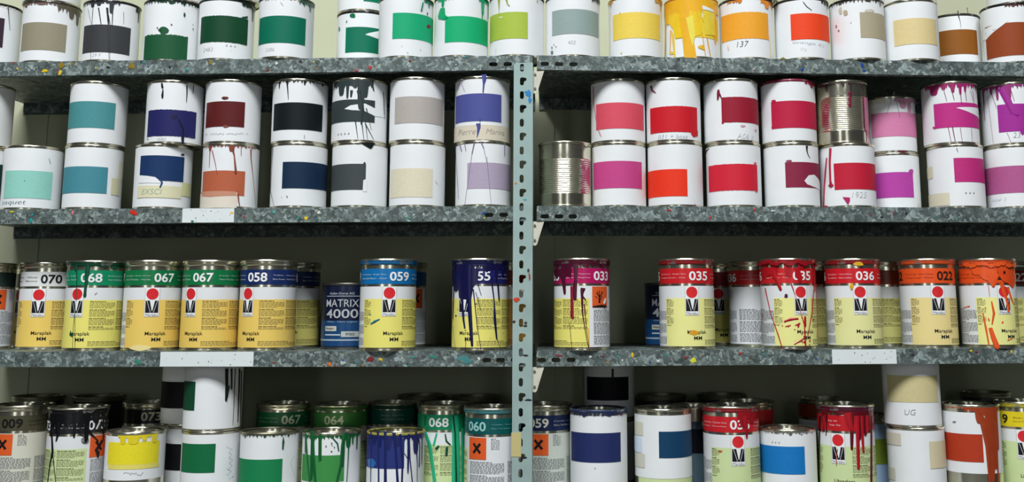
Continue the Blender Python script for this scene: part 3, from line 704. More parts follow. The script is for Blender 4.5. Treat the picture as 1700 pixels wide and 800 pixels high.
s = c1('R', 1331, 'white can with a vermilion swatch, handwritten orange below it', rim=DK, g=-.002)
s.sw(1313, 1377, 22, 65, (236, 70, 30)).rib((60, 60, 56), [(1333, 3, 1.2), (1339, 11, 1.4), (1347, 17, 1)]).K((40, 36, 30), 1362, 1377, 4, [(1372, 12, 3)], jit=2); s.hand('orange Cl', 1344, 72, 6, (170, 178, 196), wpx=58, rot=-.12).hand('17 g', 1334, 82, 6, (190, 196, 206), rot=-.1); done(s)
s = c1('R', 1423, 'mostly blank white can with a taupe swatch at its right edge', rim=DB, g=-.006)
s.sw(1428, 1468, 21, 63, (172, 162, 136)).K((70, 60, 50), 1380, 1464, 1, [(1395, 4, 7), (1440, 3, 9), (1460, 8, 4)], jit=2).blob((186, 172, 146), 1404, 21, 4, 5).blob((200, 190, 172), 1396, 18, 3, 7).blob((206, 200, 184), 1443, 18, 8, 3).blob((150, 110, 120), 1389, 44, 1.3, 2.5).blob((140, 110, 118), 1393, 51, 1.5, 1.5).rib((206, 190, 180), [(1412, 39, 1), (1414, 36, .8)]); done(s)
t17 = s = c1('R', 1512, 'white can with a sand beige swatch and a bright metal rim', g=-.006)
s.sw(1484, 1554, 30, 73, (220, 200, 146)); done(s)
s = c1('R', 1583, 'white can with an ochre brown swatch set back on the top shelf', g=.085, rim=DK)
s.sw(1556, 1622, 49, 90, (140, 84, 24)).rib((40, 36, 34), [(1590, 18, 1.6), (1591, 26, 1.8), (1594, 36, .6), (1595, 46, .5)]).rib((46, 40, 38), [(1605, 13, 1.5), (1607, 25, .8)]).rib((60, 36, 24), [(1552, 30, 2), (1560, 29, 1.2)]); s.hand('1x', 1566, 98, 4, (195, 198, 206)); done(s)
t19 = s = c1('R', 1675, 'white can with a rust brown swatch torn at its corner, last on the top shelf', rim=DB)
s.sw(1637, 1725, 37, 92, (146, 66, 30)).poly(WHITE, [(1632, 68), (1638, 66), (1662, 44), (1675, 34), (1634, 50)], 'colour_swatch', .0009, paper(WHITE)).rib((110, 90, 76), [(1637, 56, .8), (1650, 50, .8), (1662, 46, .8)]).K((90, 40, 40), 1668, 1712, 2, [(1682, 4, 6)]); done(s)
for q, (tt, k, cx, lab) in enumerate(((t2, 'L', 88, 'can stacked on the taupe swatch can, cut off above'), (t4, 'L', 292, 'can stacked on the forest green swatch can, cut off above'), (t5, 'L', 388, 'can stacked on the bottle green 2483 can, cut off above'),
        (t14, 'R', 1247, 'can stacked on the orange 137 can, cut off above'), (t17, 'R', 1508, 'can stacked on the sand beige swatch can, cut off above'), (t19, 'R', 1682, 'can stacked on the rust brown swatch can, cut off above'))):
    s = Can(k, 1, cx, -20, 'upper white '+lab, G1b, on=tt, g=.006); done(s)
s = Can('L', 1, 604, 0, 'upper white can with a teal swatch on the set-back can in the left bay', G1b, on=t7, g=.102)
s.sw(604, 640, -40, 4, (0, 120, 90)).blob((20, 140, 100), 600, 20, 5, 2.5); done(s)

# ---- second shelf
def c2(k, cx, lab, **kw): return Can(k, 2, cx, 295, lab, G2a, **kw)
def c2u(k, cx, on, lab, **kw): return Can(k, 2, cx, 190, lab, G2b, on=on, **kw)
TQ = (72, 140, 148)
lo = c2('L', -36, 'lower dark green smeared can at the far left edge of the second shelf'); lo.sw(-70, 10, 270, 330, (28, 60, 50)); done(lo)
s = c2u('L', -27, lo, 'upper blank white can cut off by the left edge of the second shelf'); done(s)
s = c2('L', 54, 'single white can with a pale mint swatch')
s.sw(8, 86, 283, 329, (146, 206, 192)).blob((90, 140, 140), 41, 300, 1, 1).rib((120, 160, 170), [(81, 263, 1), (83, 271, 1.2)]); s.tp('osquet', 20, 337, 8, (70, 120, 120), part='handwriting', shear=.2, wpx=46, bold=-.015); done(s)
lo = s = c2('L', 155, 'lower white can with a teal blue swatch and tape square on its right')
s.sw(104, 178, 276, 320, (70, 136, 150)); tape(s, 184, 198, 296, 324, (214, 210, 174)); tape(s, 196, 203, 268, 300, (224, 220, 196)); done(s)
s = c2u('L', 163.5, lo, 'upper white can with a teal blue swatch on the teal blue can'); s.sw(115, 191, 168, 212, (74, 142, 146)); done(s)
lo = s = c2('L', 271, 'lower white can with a navy swatch curving at its bottom and a tape strip')
s.sw(233, 305, 258, 300, (22, 52, 96)).poly(WHITE, [(231, 304), (231, 291), (245, 292), (258, 294), (264, 299), (266, 304)], 'colour_swatch', .0009, paper(WHITE)).rib((40, 80, 120), [(267, 299, 3), (269, 303, 3), (266, 311, 2.5)]).blob((30, 52, 90), 303, 257, 3, 2)
tape(s, 229, 300, 308, 328, (220, 216, 180)); tape(s, 301, 316, 304, 326, (214, 212, 160)); s.hand('EXSCI', 251, 318, 9, (150, 170, 160), off=.0013); done(s)
s = c2u('L', 290, lo, 'upper white can with an indigo swatch and near-black drips')
s.sw(246, 325, 182, 226, (34, 34, 92), rag=.0004).rib((20, 20, 40), [(269, 138, 3), (270, 145, 4)]).rib((22, 22, 40), [(271, 148, 1.5), (270, 158, 4), (270, 162, 3)]).rib((24, 24, 44), [(310, 142, 2.5), (310, 155, 2), (309, 170, .8)]).rib((26, 26, 40), [(321, 142, 1.5), (320, 155, 1.2)])
s.blob((18, 22, 56), 289, 194, 5, 4).rib((18, 22, 56), [(296, 198, 2), (300, 206, 2.4), (303, 214, 5), (303, 226, 5.5), (303, 238, 4)]).blob((30, 34, 92), 317, 227, 5, 2.5); s.hand('VERS', 268, 231, 5, (170, 176, 186)); s.blob((60, 60, 80), 246, 231, 1, 1); done(s)
lo = s = c2('L', 382.5, 'lower white can with a terracotta swatch partly covered by tape')
s.sw(337, 406, 283, 324, (182, 96, 66), rag=.0003); tape(s, 333, 393, 319, 346, (224, 214, 198))
s.poly((196, 130, 106), [(335, 319), (391, 318), (393, 325), (350, 327), (336, 326)], 'masking_tape', .0013, paper((198, 140, 116)))
BR = (136, 64, 48)
s.K(BR, 340, 425, 1, [(350, 8, 6), (385, 10, 9)], seed=3).rib(BR, [(350, 244, 2), (349, 255, 1.5), (348, 278, .8)]).rib(BR, [(353, 250, 2), (358, 272, 1.2), (361, 290, .6)]).rib(BR, [(386, 246, 4), (389, 260, 2), (391, 282, 3.5), (391, 287, 4)]).rib(BR, [(400, 243, 1.2), (400, 258, .8)]).rib(BR, [(416, 248, 3), (416, 262, 2), (419, 290, 1), (423, 330, .7), (424, 344, .6)]).rib(BR, [(395, 322, 2.4), (396, 334, 2), (398, 345, 1.5)]); done(s)
s = c2u('L', 387, lo, 'upper white can with a dark maroon swatch on the terracotta can')
s.sw(343, 406, 168, 210, (92, 26, 26)).blob((96, 34, 30), 374, 163, 6, 2.5).blob((130, 70, 60), 375, 210, 5, 2); s.squig(341, 412, 223, 4, seed=1, slope=-.02); done(s)
lo = s = c2('L', 496.5, 'lower white can with a midnight navy swatch')
s.sw(469, 544, 269, 313, (16, 42, 70)).rib((50, 46, 60), [(454, 245, 2), (452, 280, 1), (450, 318, 1.5), (453, 330, .8), (456, 344, .6)]); s.specks((150, 155, 165), 465, 480, 322, 328, 3); done(s)
s = c2u('L', 498, lo, 'upper white can with a near-black swatch on the midnight navy can')
s.sw(455, 535, 170, 215, (10, 20, 24)).K((26, 28, 30), 460, 540, 1, [(465, 12, 3), (478, 6, 4), (506, 7, 3), (535, 5, 5)], seed=2, jit=1.5).rib((28, 30, 34), [(477, 137, 3), (478, 148, 2), (479, 165, .8)]).rib((150, 150, 158), [(505, 224, 1), (505, 230, .8)]); done(s)
lo = s = c2('L', 597, 'lower white can with a slate grey swatch nicked on its right side')
s.sw(551, 607, 272, 315, (66, 72, 72)).poly(WHITE, [(603, 299), (609, 297), (609, 318), (602, 318)], 'colour_swatch', .0009, paper(WHITE)).poly((24, 30, 30), [(596, 236), (622, 237), (617, 246), (614, 247), (606, 242)]).blob((66, 72, 72), 605, 271, 2, 2); done(s)
DGY = (52, 62, 62)
s = c2u('L', 597, lo, 'upper white can with dark grey paint brushed from its rim across the swatch')
s.poly(WHITE, [(551, 230), (556, 230), (552, 228)], off=.0004)
s.sw(551, 622, 165, 202, DGY).poly(WHITE, [(572, 181), (582, 175), (606, 172), (625, 182), (640, 196), (622, 193), (604, 184), (585, 183)], 'colour_swatch', .0009, paper(WHITE))
s.K(DGY, 556, 620, 10, [(568, 26, 13), (578, 32, 5), (600, 52, 12), (607, 30, 10), (590, 14, 8)], seed=5, jit=1.5).rib(DGY, [(596, 150, 8), (601, 175, 6), (600, 205, 3)]).rib(DGY, [(584, 150, 5), (583, 160, 3)])
s.rib(DGY, [(617, 138, 4), (620, 150, 2.5)]).rib(DGY, [(636, 153, 1.6), (637, 180, 2.2), (638, 197, 1)])
for x0, y0, x1, y1 in ((603, 176, 610, 232), (600, 200, 604, 232), (606, 205, 620, 232), (590, 200, 594, 230), (608, 180, 616, 215)): s.rib(DGY, [(x0, y0, 2), ((x0+x1)/2, (y0+y1)/2, 1.2), (x1, y1, .7)])
s.hand('....', 570, 222, 3); done(s)
lo = s = c2('L', 693, 'lower white can with a pale cream swatch'); s.sw(649, 718, 279, 327, (222, 214, 188), rag=.0005).rib((230, 200, 190), [(722, 300, 1), (726, 306, .8)]); done(s)
s = c2u('L', 692.5, lo, 'upper white can with a pale greige swatch on the cream swatch can'); s.sw(656, 735, 160, 204, (178, 170, 164)); done(s)
VI, LI = (78, 84, 150), (170, 158, 180)
lo = s = c2('L', 802, 'lower white can with a pale lilac swatch beside the upright')
s.sw(776, 850, 270, 313, (176, 162, 184)); PV = (128, 110, 150)
for x0, y0, x1, y1, wd in ((757, 240, 762, 330, 1.4), (764, 240, 767, 250, 3), (772, 238, 774, 250, 1.6), (788, 236, 784, 255, 2.4), (784, 255, 772, 340, .9), (799, 236, 803, 246, 2), (803, 246, 808, 270, .8), (808, 260, 815, 338, .7), (837, 240, 837, 258, 2.4)): s.rib(PV, [(x0, y0, wd), ((x0+x1)/2, (y0+y1)/2, wd*.8), (x1, y1, wd*.7)])
done(s)
s = c2u('L', 800.5, lo, 'upper white can with a blue-violet swatch and a handwritten tape strip')
s.sw(757, 832, 155, 201, VI); tape(s, 754, 847, 207, 232, (216, 206, 186))
s.rib(VI, [(803, 124, 10), (804, 131, 7), (803, 140, 3), (802, 153, 2)]).rib((120, 120, 160), [(764, 138, 1.2), (760, 150, 1)]).rib((120, 120, 160), [(767, 138, 1), (772, 152, .8)]).rib(VI, [(797, 196, 2), (797, 201, 2)]).rib(VI, [(794, 205, 8), (795, 212, 6), (793, 225, 2), (792, 228, 1.2)])
s.tp('Pierre', 774, 219, 10, (150, 146, 138), part='lettering', shear=.3, bold=-.012, off=.0013).tp('Marina', 823, 219, 9, (150, 146, 138), part='lettering', shear=.3, bold=-.012, off=.0013); done(s)
# right bay
RT = .0480
s = c2('R', 938, 'ribbed bare metal tin with a magenta smear on its right side', kind='ribbed', r=RT, h=.1180, name='ribbed_tin', cat='tin', g=.006)
for q in range(14): s.rib((176, 50, 110), [(964+(q % 3), 267+q*4, 1.6), (969, 267+q*4, 2), (972, 267.5+q*4, 1.2)], off=.0002, hgt=.0004)
s.o['group'] = 'ribbed tins'
s.rib((90, 70, 80), [(964, 246, 2), (970, 242, 3), (974, 244, 2)], off=.0002); done(s)
lo = s = c2('R', 1027, 'lower white can with a magenta pink swatch'); s.sw(986, 1065, 267, 312, (196, 70, 134)); done(s)
s = c2u('R', 1026, lo, 'upper white can with a coral pink swatch on the magenta pink can')
s.sw(990, 1068, 170, 213, (216, 80, 98)).rib((196, 70, 84), [(986, 144, 2.5), (986, 165, 2), (989, 190, 1.2), (992, 210, 1.4), (998, 226, 1.2)]); done(s)
lo = s = c2('R', 1121, 'lower white can with an orange-red swatch'); s.sw(1075, 1141, 281, 326, (242, 56, 30)).blob((180, 60, 70), 1153, 340, 1.5, 1); done(s)
s = c2u('R', 1118, lo, 'upper white can with a pure red swatch, pencilled 031 + base')
s.sw(1080, 1157, 176, 219, (202, 28, 40), rag=.0003).poly((202, 28, 40), [(1147, 218), (1158, 217), (1158, 226), (1151, 228), (1147, 223)], off=.0008, m=swm((202, 28, 40))).rib((120, 40, 50), [(1081, 143, 5), (1083, 150, 4), (1089, 154, 1.5)]); s.hand('031 + base', 1117, 226, 7, (176, 184, 198), wpx=52); done(s)
lo = s = c2('R', 1218, 'lower white can with a scarlet swatch under the crimson can')
s.sw(1177, 1257, 272, 316, (208, 36, 56), rag=.0003).rib((90, 60, 70), [(1172, 255, 3), (1174, 250, 2.5), (1178, 246, 1.2)]).blob((200, 36, 56), 1253, 271, 2, 2).blob((208, 40, 60), 1255, 317, 2, 2); done(s)
s = c2u('R', 1213.5, lo, 'upper white can with a crimson swatch and a short paint stroke at its corner')
s.sw(1198, 1260, 161, 203, (150, 26, 48), rag=.0003).rib((124, 24, 50), [(1193, 149, 4), (1193, 156, 6), (1192, 165, 3)]).rib((124, 24, 50), [(1195, 156, 3), (1198, 163, 2)]).blob((170, 30, 50), 1200, 204, 2, 1.5).blob((222, 170, 180), 1233, 209, 4, 2).blob((214, 150, 165), 1254, 216, 2, 2); s.hand('A06 b', 1238, 226, 9, (200, 202, 208)); done(s)
lo = s = c2('R', 1314, 'lower white can with a torn plum red swatch under the raspberry can')
s.sw(1304, 1364, 269, 311, (136, 38, 66)).poly(WHITE, [(1335, 300), (1342, 291), (1351, 290), (1362, 306), (1362, 318), (1350, 310), (1340, 306)], 'colour_swatch', .0009, paper(WHITE)).rib((60, 36, 48), [(1339, 242, 5), (1339, 250, 2.5), (1341, 257, 1.5), (1344, 262, 1)]).blob((150, 60, 90), 1310, 267, 5, 1.5); done(s)
s = c2u('R', 1309, lo, 'upper white can with a raspberry red swatch beside the ribbed tin', rim=mat('rim_raspberry', (136, 40, 66), .35, .3, .45, .5, 80))
s.sw(1281, 1356, 167, 212, (186, 30, 66)).blob((186, 30, 66), 1285, 168, 4, 2.5).blob((186, 30, 66), 1283, 211, 2, 2).K((150, 30, 60), 1335, 1354, 3, [(1346, 9, 8)], seed=2); done(s)
lo = s = c2('R', 1407, 'lower white can with a red swatch and long crimson drips, under the ribbed tin')
CR_ = (176, 26, 60)
s.sw(1385, 1455, 270, 314, (192, 30, 56)).rib(CR_, [(1379, 246, 5), (1378, 270, 4), (1379, 300, 4), (1380, 308, 7)]).rib(CR_, [(1373, 262, 3), (1371, 285, 4), (1369, 315, 3.5), (1368, 342, 4)]).blob(CR_, 1380, 308, 5, 3).poly((190, 30, 110), [(1399, 327), (1411, 328), (1411, 333), (1408, 340)], m=paint((176, 24, 96))).blob(CR_, 1371, 343, 5, 2); s.hand('1925', 1427, 323, 10, (200, 202, 206)); done(s)
s = c2u('R', 1397.5, lo, 'ribbed bare metal tin standing on the red drip can', kind='ribbed', r=RT, h=.1180, name='ribbed_tin', cat='tin')
s.o['group'] = 'ribbed tins'
for q in range(8): s.rib((140, 24, 60), [(1408+(q % 3), 154+q*3.2, 3), (1413, 154+q*3.2, 2.5)], off=.0002, hgt=.0005)
for q in range(12): s.rib((170, 60, 100), [(1369, 174+q*4, 1.4), (1375, 174+q*4, 1.8)], off=.0002, hgt=.0004)
s.K((60, 40, 48), 1358, 1438, 1, [(1372, 14, 3), (1400, 8, 4), (1412, 26, 2), (1430, 10, 3)], top=s.h-.005, seed=3).K((200, 120, 150), 1433, 1439, 60, [(1437, 88, 6)], top=s.h-.03); done(s)
lo = s = c2('R', 1484, 'lower white can with a violet magenta swatch, set back between its neighbours', g=.05, r=.047, h=.1085)
s.sw(1440, 1516, 286, 328, (180, 66, 160)).blob((180, 66, 160), 1512, 284, 4, 4).blob((110, 20, 50), 1496, 253, 8, 3).rib((130, 130, 140), [(1524, 338, 1), (1524, 345, 1)]); done(s)
s = c2u('R', 1477, lo, 'upper white can with a rose pink swatch, set back beside the ribbed tin', g=.05, r=.047, h=.1085)
s.sw(1447, 1521, 186, 226, (208, 126, 166)).K((196, 140, 164), 1484, 1520, 6, [(1498, 18, 14), (1508, 30, 8)], seed=3).rib((120, 130, 126), [(1484, 152, .9), (1472, 190, .7)]).rib((120, 110, 116), [(1484, 152, .9), (1494, 195, .7)]).K((214, 210, 196), 1440, 1470, 8, ()); done(s)
MG = (178, 44, 118)
lo = s = c2('R', 1587, 'lower white can with a raspberry pink swatch on its right and two tape patches')
s.sw(1584, 1640, 262, 302, (188, 46, 120)); tape(s, 1535, 1549, 278, 298, (214, 206, 178)); tape(s, 1541, 1577, 321, 342, (216, 208, 184)); s.rib((120, 100, 110), [(1588, 246, 1.2), (1590, 252, .8)]); s.hand('...', 1610, 320, 3); done(s)
s = c2u('R', 1577, lo, 'upper white can with a magenta swatch brushed to points and drips from its rim')
s.sw(1551, 1625, 170, 211, (190, 48, 130)).poly(WHITE, [(1587, 179), (1594, 178), (1628, 180), (1628, 200), (1612, 188)], 'colour_swatch', .0009, paper(WHITE))
s.K((156, 40, 100), 1535, 1620, 5, [(1550, 18, 16), (1581, 16, 7), (1593, 20, 5), (1601, 15, 5), (1566, 10, 8)], seed=6, jit=2.5)
for x0, y0, x1, y1, wd in ((1567, 150, 1572, 168, 1), (1580, 150, 1584, 166, 1.4), (1594, 152, 1596, 172, 1.4), (1602, 152, 1604, 168, 1.4), (1614, 150, 1616, 172, 1), (1610, 150, 1622, 190, .7), (1574, 210, 1580, 240, 1), (1581, 210, 1586, 236, 1.6), (1594, 212, 1598, 240, .8), (1612, 212, 1614, 240, .8)): s.rib((130, 40, 90), [(x0, y0, wd), ((x0+x1)/2, (y0+y1)/2, wd*.8), (x1, y1, wd*.6)])
s.blob((190, 48, 130), 1552, 212, 3, 2); done(s)
PU = (160, 44, 146)
lo = s = c2('R', 1683, 'lower white can with a mauve pink swatch, right end of the second shelf'); s.sw(1636, 1730, 275, 320, (176, 90, 140)); s.hand('nov 1', 1658, 331, 6, (180, 190, 200), wpx=28); done(s)
s = c2u('R', 1676, lo, 'upper white can with a purple swatch and purple drips, right end of the second shelf')
s.sw(1657, 1720, 172, 218, PU).K((150, 50, 120), 1632, 1710, 4, [(1645, 14, 5), (1655, 26, 5), (1672, 30, 12), (1632, 30, 6)], seed=7, jit=2).rib(PU, [(1662, 146, 12), (1672, 165, 12), (1682, 186, 10), (1688, 190, 6)]).blob(PU, 1697, 218, 4, 6)
for x0, y0, x1, y1, wd in ((1632, 150, 1636, 200, 2), (1640, 160, 1650, 240, .7), (1645, 150, 1655, 180, 1), (1672, 220, 1680, 240, .6), (1677, 146, 1684, 168, 1)): s.rib((130, 44, 110), [(x0, y0, wd), ((x0+x1)/2, (y0+y1)/2, wd*.8), (x1, y1, wd*.6)])
s.hand('23', 1688, 224, 9, (176, 180, 190)); done(s)

# ---- third shelf
YO, YG, YL = (240, 202, 102), (236, 226, 118), (236, 232, 150)
GRN, TEAL, NAVY, BLU, MAG, RD_, ORG = (18, 116, 66), (20, 138, 96), (24, 44, 96), (16, 110, 172), (180, 22, 92), (200, 32, 38), (232, 84, 34)
DGS, DRED, DNAVY = mat('rim_deep_green', (16, 66, 46), .3, .2, .5, .4, 90), mat('rim_deep_red', (150, 30, 36), .3, .2, .5, .4, 90), mat('rim_deep_navy', (20, 24, 70), .3, .2, .5, .4, 90)
DBLU, DORG, DWINE = mat('rim_sky_blue', (30, 100, 150), .3, .3, .5, .4, 90), mat('rim_orange', (214, 84, 38), .3, .2, .5, .35, 90), mat('rim_wine', (84, 18, 44), .3, .2, .5, .4, 90)
DBLK = mat('rim_gloss_black', (22, 22, 24), .25, .2, .5, .4, 90)
PART['band_text'] = 'colour_band'
def c3(k, cx, lab, *a, **kw): return tall(k, 3, cx, 510, lab, G3, *a, **kw)
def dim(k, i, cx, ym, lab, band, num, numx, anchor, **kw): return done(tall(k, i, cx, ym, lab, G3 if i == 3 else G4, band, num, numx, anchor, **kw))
sm1, sm2, sm3, sm4 = ('Turquoise - Blue Green', 'Bleu-Vert - Azul verdoso'), ('Smaragd - Grass Green', 'Vert Prairie - Verde'), ('Tiefblau - Deep Blue', 'Bleu Foncé - Azul Oscuro'), ('Karminrot - Bright Red', 'Rouge Carmin - Rojo')
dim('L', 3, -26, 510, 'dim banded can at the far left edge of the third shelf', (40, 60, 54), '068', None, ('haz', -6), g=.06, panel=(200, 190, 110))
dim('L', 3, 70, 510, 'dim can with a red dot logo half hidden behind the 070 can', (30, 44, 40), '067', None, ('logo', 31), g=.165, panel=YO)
s = c3('L', 79, 'can with a white 070 band and deep yellow label', (226, 228, 226), '070', 86, ('logo', 63), panel=YO, numc=BLACK, g=.064, small=('Weiss - White', 'Blanc - Blanco')); done(s)
s = c3('L', 156.5, 'can with a teal 068 band, green paint over its rim and a long green drip', TEAL, '068', 152, ('logo', 127), panel=YG, rim=DGS, small=('Brillantgrün - Bright', 'Vert Brillant - Verde'), g=.0)
GD = (10, 74, 50)
s.K(GD, 120, 205, 3, [(145, 26, 6), (127, 12, 5), (190, 9, 12), (175, 6, 9)], seed=3, top=s.h-.006).rib(GD, [(128, 438, 3.5), (128, 470, 2), (127, 500, 1.2), (122, 545, .8), (121, 582, .8)]).rib(GD, [(147, 438, 7), (145, 455, 6), (142, 480, 4), (141, 491, 5)]).rib(GD, [(125, 500, 1), (125, 580, .7)]).rib((90, 120, 110), [(157, 489, 1), (161, 486, .8)]).poly(GD, [(118, 548), (116, 556), (122, 560)]); done(s)
s = c3('L', 252.5, 'can with a green 067 band and a peeling label, left of the two 067 cans', GRN, '067', 274, ('logo', 252), panel=YO, small=sm2); s.blob((246, 222, 150), 232, 577, 18, 5, part='paint_drip', m=paper((244, 218, 150))); done(s)
s = c3('L', 349, 'can with a green 067 band beside the 058 can, right of the two 067 cans', GRN, '067', 337, ('logo', 316), panel=YO, small=sm2); done(s)
s = c3('L', 444.5, 'can with a navy 058 band and deep yellow label', NAVY, '058', 427, ('logo', 411), panel=YO, small=sm3); done(s)
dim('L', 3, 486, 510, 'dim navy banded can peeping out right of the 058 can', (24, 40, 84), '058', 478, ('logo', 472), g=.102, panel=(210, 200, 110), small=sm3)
def matrix(cx, lab, g, tx, h=.120):
    DBL, MBL = (17, 27, 54), (22, 66, 112)
    s = Can('L' if cx < 887 else 'R', 3, cx, 530, lab, 'dark blue lettered cans', g=g, kind='dark', r=.0485, h=h, bodym=paint(DBL), tint=mat('tin_dark', (110, 108, 100), .35, .8, .5, .3, 60))
    r = s.r; s.mb('printed_label').lathe([(r+.0001, .006), (r+.0002, .052)], paint(MBL), 64)
    u = s.uv(tx, 530)[0]
    PART['lettering2'] = 'printed_label'
    s.txt('Keller-Dorat AG', u, .101, .0042, (170, 176, 186), 'printed_text', .01, 0, .046)
    s.grid('printed_text', u-.032, u+.034, .0955, .0967, .0006, ink((170, 176, 186)), .004)
    s.txt('MATRIX', u, .0835, .0135, (176, 178, 182), 'printed_text', .004, 0, .064)
    s.txt('4000', u, .0645, .0165, (176, 178, 182), 'printed_text', .012, 0, .062)
    s.txt('Offset - Glanz original', u, .0495, .0035, (150, 170, 190), 'printed_text', .005, 0, .058)
    s.grid('printed_text', u-.034, u-.008, .033, .042, .0006, paper((190, 190, 180)), .004); s.txt('Plexigum', u-.022, .0375, .0042, (60, 60, 70), 'printed_text', .01, 0, .018)
    s.grid('printed_text', u+.001, u+.034, .0225, .0325, .0006, paper((180, 186, 180)), .004); s.txt('97003', u+.017, .0275, .0048, (50, 60, 70), 'printed_text', .01)
    s.grid('printed_text', u-.034, u, .0250, .0275, .0006, ink((180, 190, 200)), .004); s.grid('printed_text', u-.06, u+.08, .0155, .0185, .0006, ink((150, 165, 180)), .004)
    done(s)
matrix(578, 'dark blue can with large white lettering left of the 059 can', .075, 566)
s = c3('L', 644, 'can with a bright blue 059 band overhanging the shelf edge', BLU, '059', 664, ('logo', 646), panel=YG, g=-.010, rim=DBLU, small=('Brillantblau - Bright Blue', 'Bleu Brillant - Azul')); s.rib((30, 110, 130), [(616, 540-2, 2), (622, 534, 4), (630, 530, 2)]).blob((60, 120, 120), 615, 522, 2, 1).rib((30, 120, 180), [(672, 432, 7), (682, 436, 5), (690, 440, 4)]).K((20, 100, 160), 600, 694, 1.5, [(632, 4, 8), (690, 7, 4)], top=s.h-.006); done(s)
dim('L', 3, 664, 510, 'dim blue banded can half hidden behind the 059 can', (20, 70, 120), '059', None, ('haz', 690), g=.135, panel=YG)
s = c3('L', 797, 'can with a navy 055 band buried under long navy drips beside the upright', (34, 34, 100), '055', 797, ('logo', 771), panel=YG, g=-.006, rim=DNAVY, small=('Ultramarinblau - Ultra', 'Bleu Outremer - Azul'))
ND = (20, 20, 66)
s.K(ND, 750, 846, 8, [(756, 30, 8), (766, 60, 12), (776, 80, 14), (783, 44, 10), (812, 14, 5), (824, 34, 6), (840, 24, 6)], seed=3, top=s.h-.006, jit=2)
for p in ([(764, 445, 10), (768, 500, 7), (770, 530, 4), (772, 544, 3)], [(776, 440, 16), (779, 500, 8), (782, 545, 6), (784, 573, 4)], [(755, 450, 4), (754, 500, 3), (753, 528, 2.5)], [(786, 480, 2), (792, 540, 1.2), (799, 582, .8)], [(774, 560, 1.2), (773, 582, .8)], [(815, 460, 3), (820, 500, 2), (821, 530, 5), (824, 562, 3)], [(824, 560, 1), (832, 584, .8)], [(790, 485, 1), (798, 515, .9)], [(826, 470, 4), (828, 498, 3)], [(752, 540, 1), (757, 580, .7)], [(793, 470, 1.2), (797, 484, 1), (799, 490, .8)]): s.rib(ND, p)
s.poly(ND, [(751, 448), (762, 447), (775, 447), (795, 447), (793, 470), (786, 476), (782, 500), (778, 505), (773, 495), (766, 498), (763, 480), (757, 485), (753, 470)]).K(ND, 800, 846, 5, [(808, 10, 6), (834, 16, 8)], seed=9, top=s.h-.0135)
s.specks(ND, 755, 840, 480, 575, 10, mx=1.2); done(s)
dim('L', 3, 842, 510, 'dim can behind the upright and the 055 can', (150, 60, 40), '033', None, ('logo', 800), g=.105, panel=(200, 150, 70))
s = c3('R', 966, 'can with a magenta 033 band, wine red drips and an orange tree hazard square', MAG, '033', 999, ('haz', 997), panel=YG, hazard='tree', g=-.008, rim=DWINE, small=('Magenta - Magenta', 'Magenta - Magenta'))
WD, WR = (76, 14, 40), (140, 18, 46)
s.K(WD, 920, 1015, 6, [(935, 34, 8), (943, 18, 12), (956, 30, 8), (925, 14, 8), (972, 10, 12), (1000, 12, 8)], seed=8, top=s.h-.006, jit=2.5)
s.poly(WD, [(920, 447), (950, 446), (948, 462), (942, 456), (936, 470), (930, 458), (924, 462)])
for p in ([(936, 455, 8), (937, 475, 7), (938, 486, 5)], [(950, 475, 6), (950, 500, 5), (950, 524, 6), (951, 527, 5)], [(956, 465, 5), (954, 480, 8), (955, 496, 5)], [(968, 478, 8), (966, 490, 3), (972, 498, 2)], [(966, 480, 5), (967, 520, 2), (975, 570, 1), (979, 582, .8)], [(970, 505, 2), (973, 540, 1), (978, 580, .8)], [(946, 535, 1), (950, 582, .8)]): s.rib(WR if p[0][0] == 950 else WD, p)
s.rib((220, 160, 60), [(977, 545, 1), (978, 578, .8)]); done(s)
matrix(1113, 'dark blue can with large white lettering half hidden behind the 035 can', .115, 1109)
s = c3('R', 1140, 'can with a red 035 band and an orange smear above its product name', RD_, '035', 1160, ('logo', 1149), panel=YL, rim=DRED, small=sm4); s.blob((226, 160, 40), 1152, 552, 9, 4).K((170, 26, 34), 1095, 1186, 1, [(1110, 4, 8)], top=s.h-.006); done(s)
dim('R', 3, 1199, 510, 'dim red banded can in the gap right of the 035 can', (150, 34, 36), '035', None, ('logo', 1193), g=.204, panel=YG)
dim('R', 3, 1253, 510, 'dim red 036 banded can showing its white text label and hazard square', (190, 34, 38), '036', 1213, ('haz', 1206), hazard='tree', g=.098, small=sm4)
s = c3('R', 1309, 'can with a red 035 band and lumpy red paint all around its rim', (206, 34, 40), '035', 1332, ('logo', 1330), panel=YL, g=-.006, rim=DRED, small=sm4)
RP, RP2 = (176, 22, 32), (150, 18, 30)
s.K(RP, 1258, 1358, 3, [(1285, 28, 12), (1308, 26, 14), (1350, 50, 12), (1270, 14, 10), (1352, 40, 6), (1330, 12, 14)], seed=6, top=s.h-.006, jit=2)
for q in range(16): s.blob(RP2, 1258+q*6.4, 437+2.5*math.sin(q*1.7)+(3 if q in (0, 15) else -1), 4.5, 3.5, off=.0040)
s.poly(RP, [(1262, 446), (1280, 444), (1292, 446), (1290, 462), (1280, 456), (1270, 462)]).poly(RP, [(1318, 444), (1326, 444), (1332, 462), (1328, 470), (1320, 458)])
